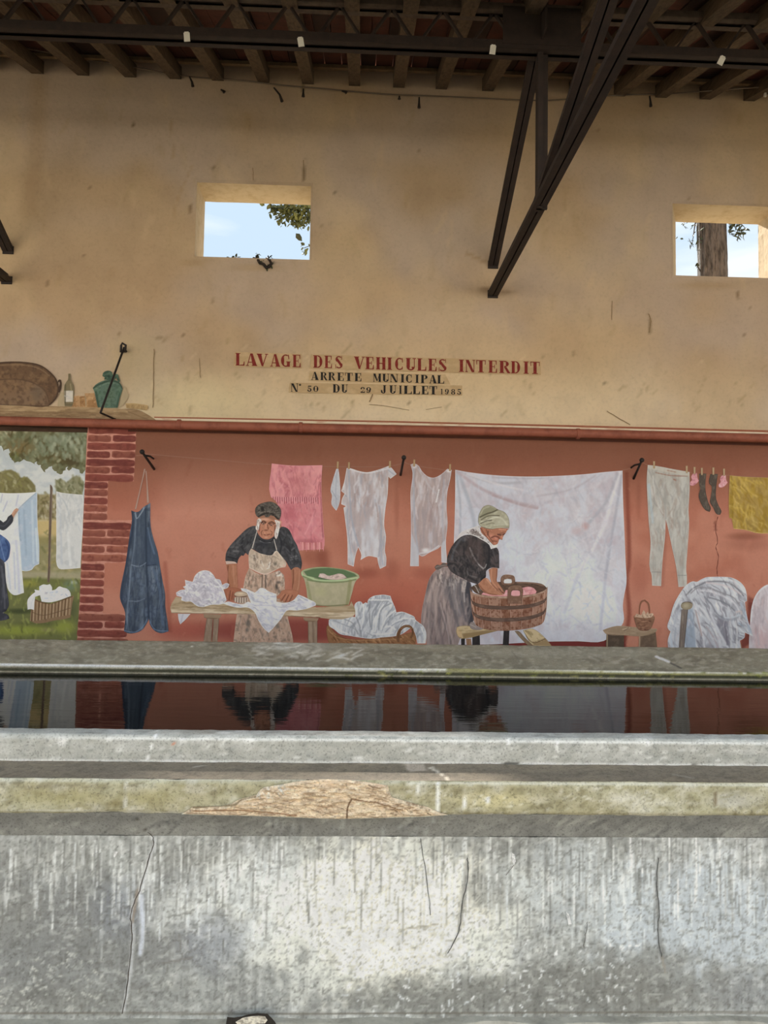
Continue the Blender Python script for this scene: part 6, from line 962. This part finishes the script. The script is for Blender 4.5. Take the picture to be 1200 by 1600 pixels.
# ================================================================== trees behind the wall, twigs on the sill
material('bark', (92, 86, 82), .95, (7, (40, 35, 32), .42, .62), stretch=(5, 5, .9), bump=(9, 1.0, .06))
material('leaf', (96, 104, 58), .7, (9, (40, 46, 26), .4, .65)); material('leaf_dark', (64, 70, 40), .7, (3, (44, 50, 30), .4, .7))
def leaf(bm, c, s, rs):
    d = Vector((rs.uniform(-1, 1), rs.uniform(-1, 1), rs.uniform(-1, .6))).normalized(); u = d.orthogonal().normalized()*s*.28; n = d.cross(u).normalized()*s*.08
    p = [c, c+d*s*.3+u, c+d*s*.7+u*.8, c+d*s, c+d*s*.7-u*.8, c+d*s*.3-u]; v = [bm.verts.new(q) for q in p]; m = bm.verts.new(c+d*s*.5+n)
    for i in range(6): bm.faces.new((v[i], v[(i+1) % 6], m))
def spray(bm, tips, s, per, spread, rs):
    for c in tips:
        for k in range(per): leaf(bm, Vector(c)+Vector((rs.gauss(0, spread), rs.gauss(0, spread), rs.gauss(0, spread*.8))), s*rs.uniform(.7, 1.3), rs)
rs = random.Random(11)
tc = at_y(1114, 390, 2.3)
tree1 = empty('trunk_tree', (tc.x, 2.3, 0), label='thick furrowed tree trunk seen through the right wall opening', category='tree')
bm = bmesh.new(); n_ = 28; rings = []
for i in range(150):
    z = -.05+i*.05; r = (.17+.10*max(0, 1-z/1.2)**2-.004*z); row = []
    for k in range(n_):
        t = 2*math.pi*k/n_; rr = r*(1+.035*math.sin(k*3.1+math.sin(z*2.1))+.07*(fbm(np.array([k*.55+20*(k % 2)*0]), np.array([z*1.6]), 4)[0]-.5)+.05*(vnoise(np.array([k*1.0]), np.array([z*6.]), 8)[0]-.5))
        row.append(bm.verts.new((tc.x+.02*math.sin(z*.8)+rr*math.cos(t), 2.3+rr*math.sin(t), z)))
    rings.append(row)
for A, B in zip(rings, rings[1:]):
    for k in range(n_): bm.faces.new((A[k], A[(k+1) % n_], B[(k+1) % n_], B[k]))
bm.faces.new(rings[-1]); from_bm('trunk', bm, MATS['bark'], tree1)
pL = [at_y(px, py, 2.2) for px, py in ((1068,352),(1074,349),(1086,352),(1090,362),(1080,376),(1076,380),(1084,383),(1088,378),(1082,385),(1087,390),(1090,370),(1063,370))]
pR = [at_y(px, py, 2.2) for px, py in ((1147,352),(1150,356),(1146,360),(1149,364),(1155,366),(1160,360),(1163,357),(1153,369),(1152,347))]
bm = bmesh.new(); add_tube(bm, [(tc.x+.1, 2.3, EYE+3.9), at_y(1153, 345, 2.2), at_y(1149, 360, 2.2)], [.02, .008, .004], 6); add_tube(bm, [at_y(1153, 345, 2.2), at_y(1164, 356, 2.2), at_y(1153, 369, 2.2)], [.006, .004, .003], 6); add_tube(bm, [(tc.x-.12, 2.3, EYE+3.85), at_y(1086, 350, 2.2), at_y(1083, 372, 2.2), at_y(1080, 386, 2.2)], [.02, .008, .004, .003], 6); add_tube(bm, [(tc.x-.1, 2.3, EYE+3.1), at_y(1088, 412, 2.25)], [.01, .004], 6)
from_bm('twigs', bm, MATS['bark'], tree1, smooth=True)
bm = bmesh.new(); spray(bm, pL, .05, 3, .018, rs); spray(bm, pR, .07, 6, .03, rs); spray(bm, [at_y(1090,412,2.25)], .05, 5, .02, rs)
for k in range(60): spray(bm, [(tc.x+rs.gauss(0, 1.0), 2.6+rs.gauss(0, .8), 6.6+rs.gauss(0, .6))], .12, 12, .25, rs)
from_bm('foliage', bm, MATS['leaf_dark'], tree1, kind='stuff')
tree2 = empty('leafy_tree', (.75, 2.6, 0), label='leafy tree with a branch hanging into the left wall opening', category='tree')
bm = bmesh.new(); add_tube(bm, [(.75, 2.6, -.05), (.75, 2.6, 1), (.7, 2.6, 3.2), (.6, 2.55, 5.2)], [.16, .12, .1, .06], 12); from_bm('trunk', bm, MATS['bark'], tree2, smooth=True)
bm = bmesh.new(); add_tube(bm, [(.68, 2.6, 4.0), (.2, 2.3, 4.75), at_y(480, 318, 2.0), at_y(440, 312, 2.0)], [.05, .03, .014, .005], 8); add_tube(bm, [(.68, 2.6, 3.4), (.1, 2.2, 4.2), at_y(484, 384, 2.0), at_y(474, 388, 2.0)], [.03, .014, .005, .003], 8); from_bm('branch', bm, MATS['bark'], tree2, smooth=True)
bm = bmesh.new(); spray(bm, [at_y(x, y, 2.0) for x, y in ((425,320),(428,325),(436,322),(440,330),(448,325),(455,320),(455,332),(460,340),(468,325),(476,322),(482,328),(470,335),(464,345),(478,345),(484,338),(442,338))], .06, 26, .034, rs)
spray(bm, [at_y(x, y, 2.0) for x, y in ((440,342),(438,346),(454,347),(462,352),(478,352),(482,348))], .05, 7, .02, rs)
spray(bm, [at_y(x, y, 2.0) for x, y in ((474,387),(478,389),(480,394),(484,383))], .05, 4, .015, rs)
from_bm('foliage', bm, MATS['leaf'], tree2, kind='stuff')
bm = bmesh.new()
for k in range(60): spray(bm, [(.6+rs.gauss(0, .7), 2.7+rs.gauss(0, .5), 5.6+rs.gauss(0, .6))], .12, 12, .22, rs)
for k in range(45): spray(bm, [(-1.62+rs.uniform(-.42, .22), 2.7+rs.uniform(-.2, .2), 5.85+rs.uniform(-.42, .6))], .12, 12, .07, rs)  # extra leaf clump added out of view to block sun at the left opening
from_bm('crown_and_sun_block', bm, MATS['leaf_dark'], tree2, kind='stuff')
tw = empty('dry_twig', at_y(415, 405, 0), label='dry dark twig hanging over the sill of the left wall opening', category='twig')
bm = bmesh.new()
P = lambda x, y, yy=-.012: at_y(x, y, yy)
add_tube(bm, [P(396,403,.06), P(402,405,.02), P(406,410), P(412,413), P(416,418), P(420,417), P(424,412), P(421,406), P(416,403,.03)], [.008,.012,.011,.012,.013,.011,.012,.010,.006], 6)
add_tube(bm, [P(402,405,.02), P(400,400,.05)], .006, 5); add_tube(bm, [P(421,406,.03), P(419,400,.06)], .006, 5)
from_bm('stem', bm, MATS['hanger'], tw)
bm = bmesh.new(); spray(bm, [P(x, y, .05) for x, y in ((402,399),(403,397),(359,404),(361,402),(368,401),(420,401),(417,404))], .035, 4, .008, rs); spray(bm, [P(x, y) for x, y in ((408,411),(416,417),(424,411))], .03, 4, .008, rs); from_bm('dry_leaves', bm, MATS['leaf_dark'], tw)
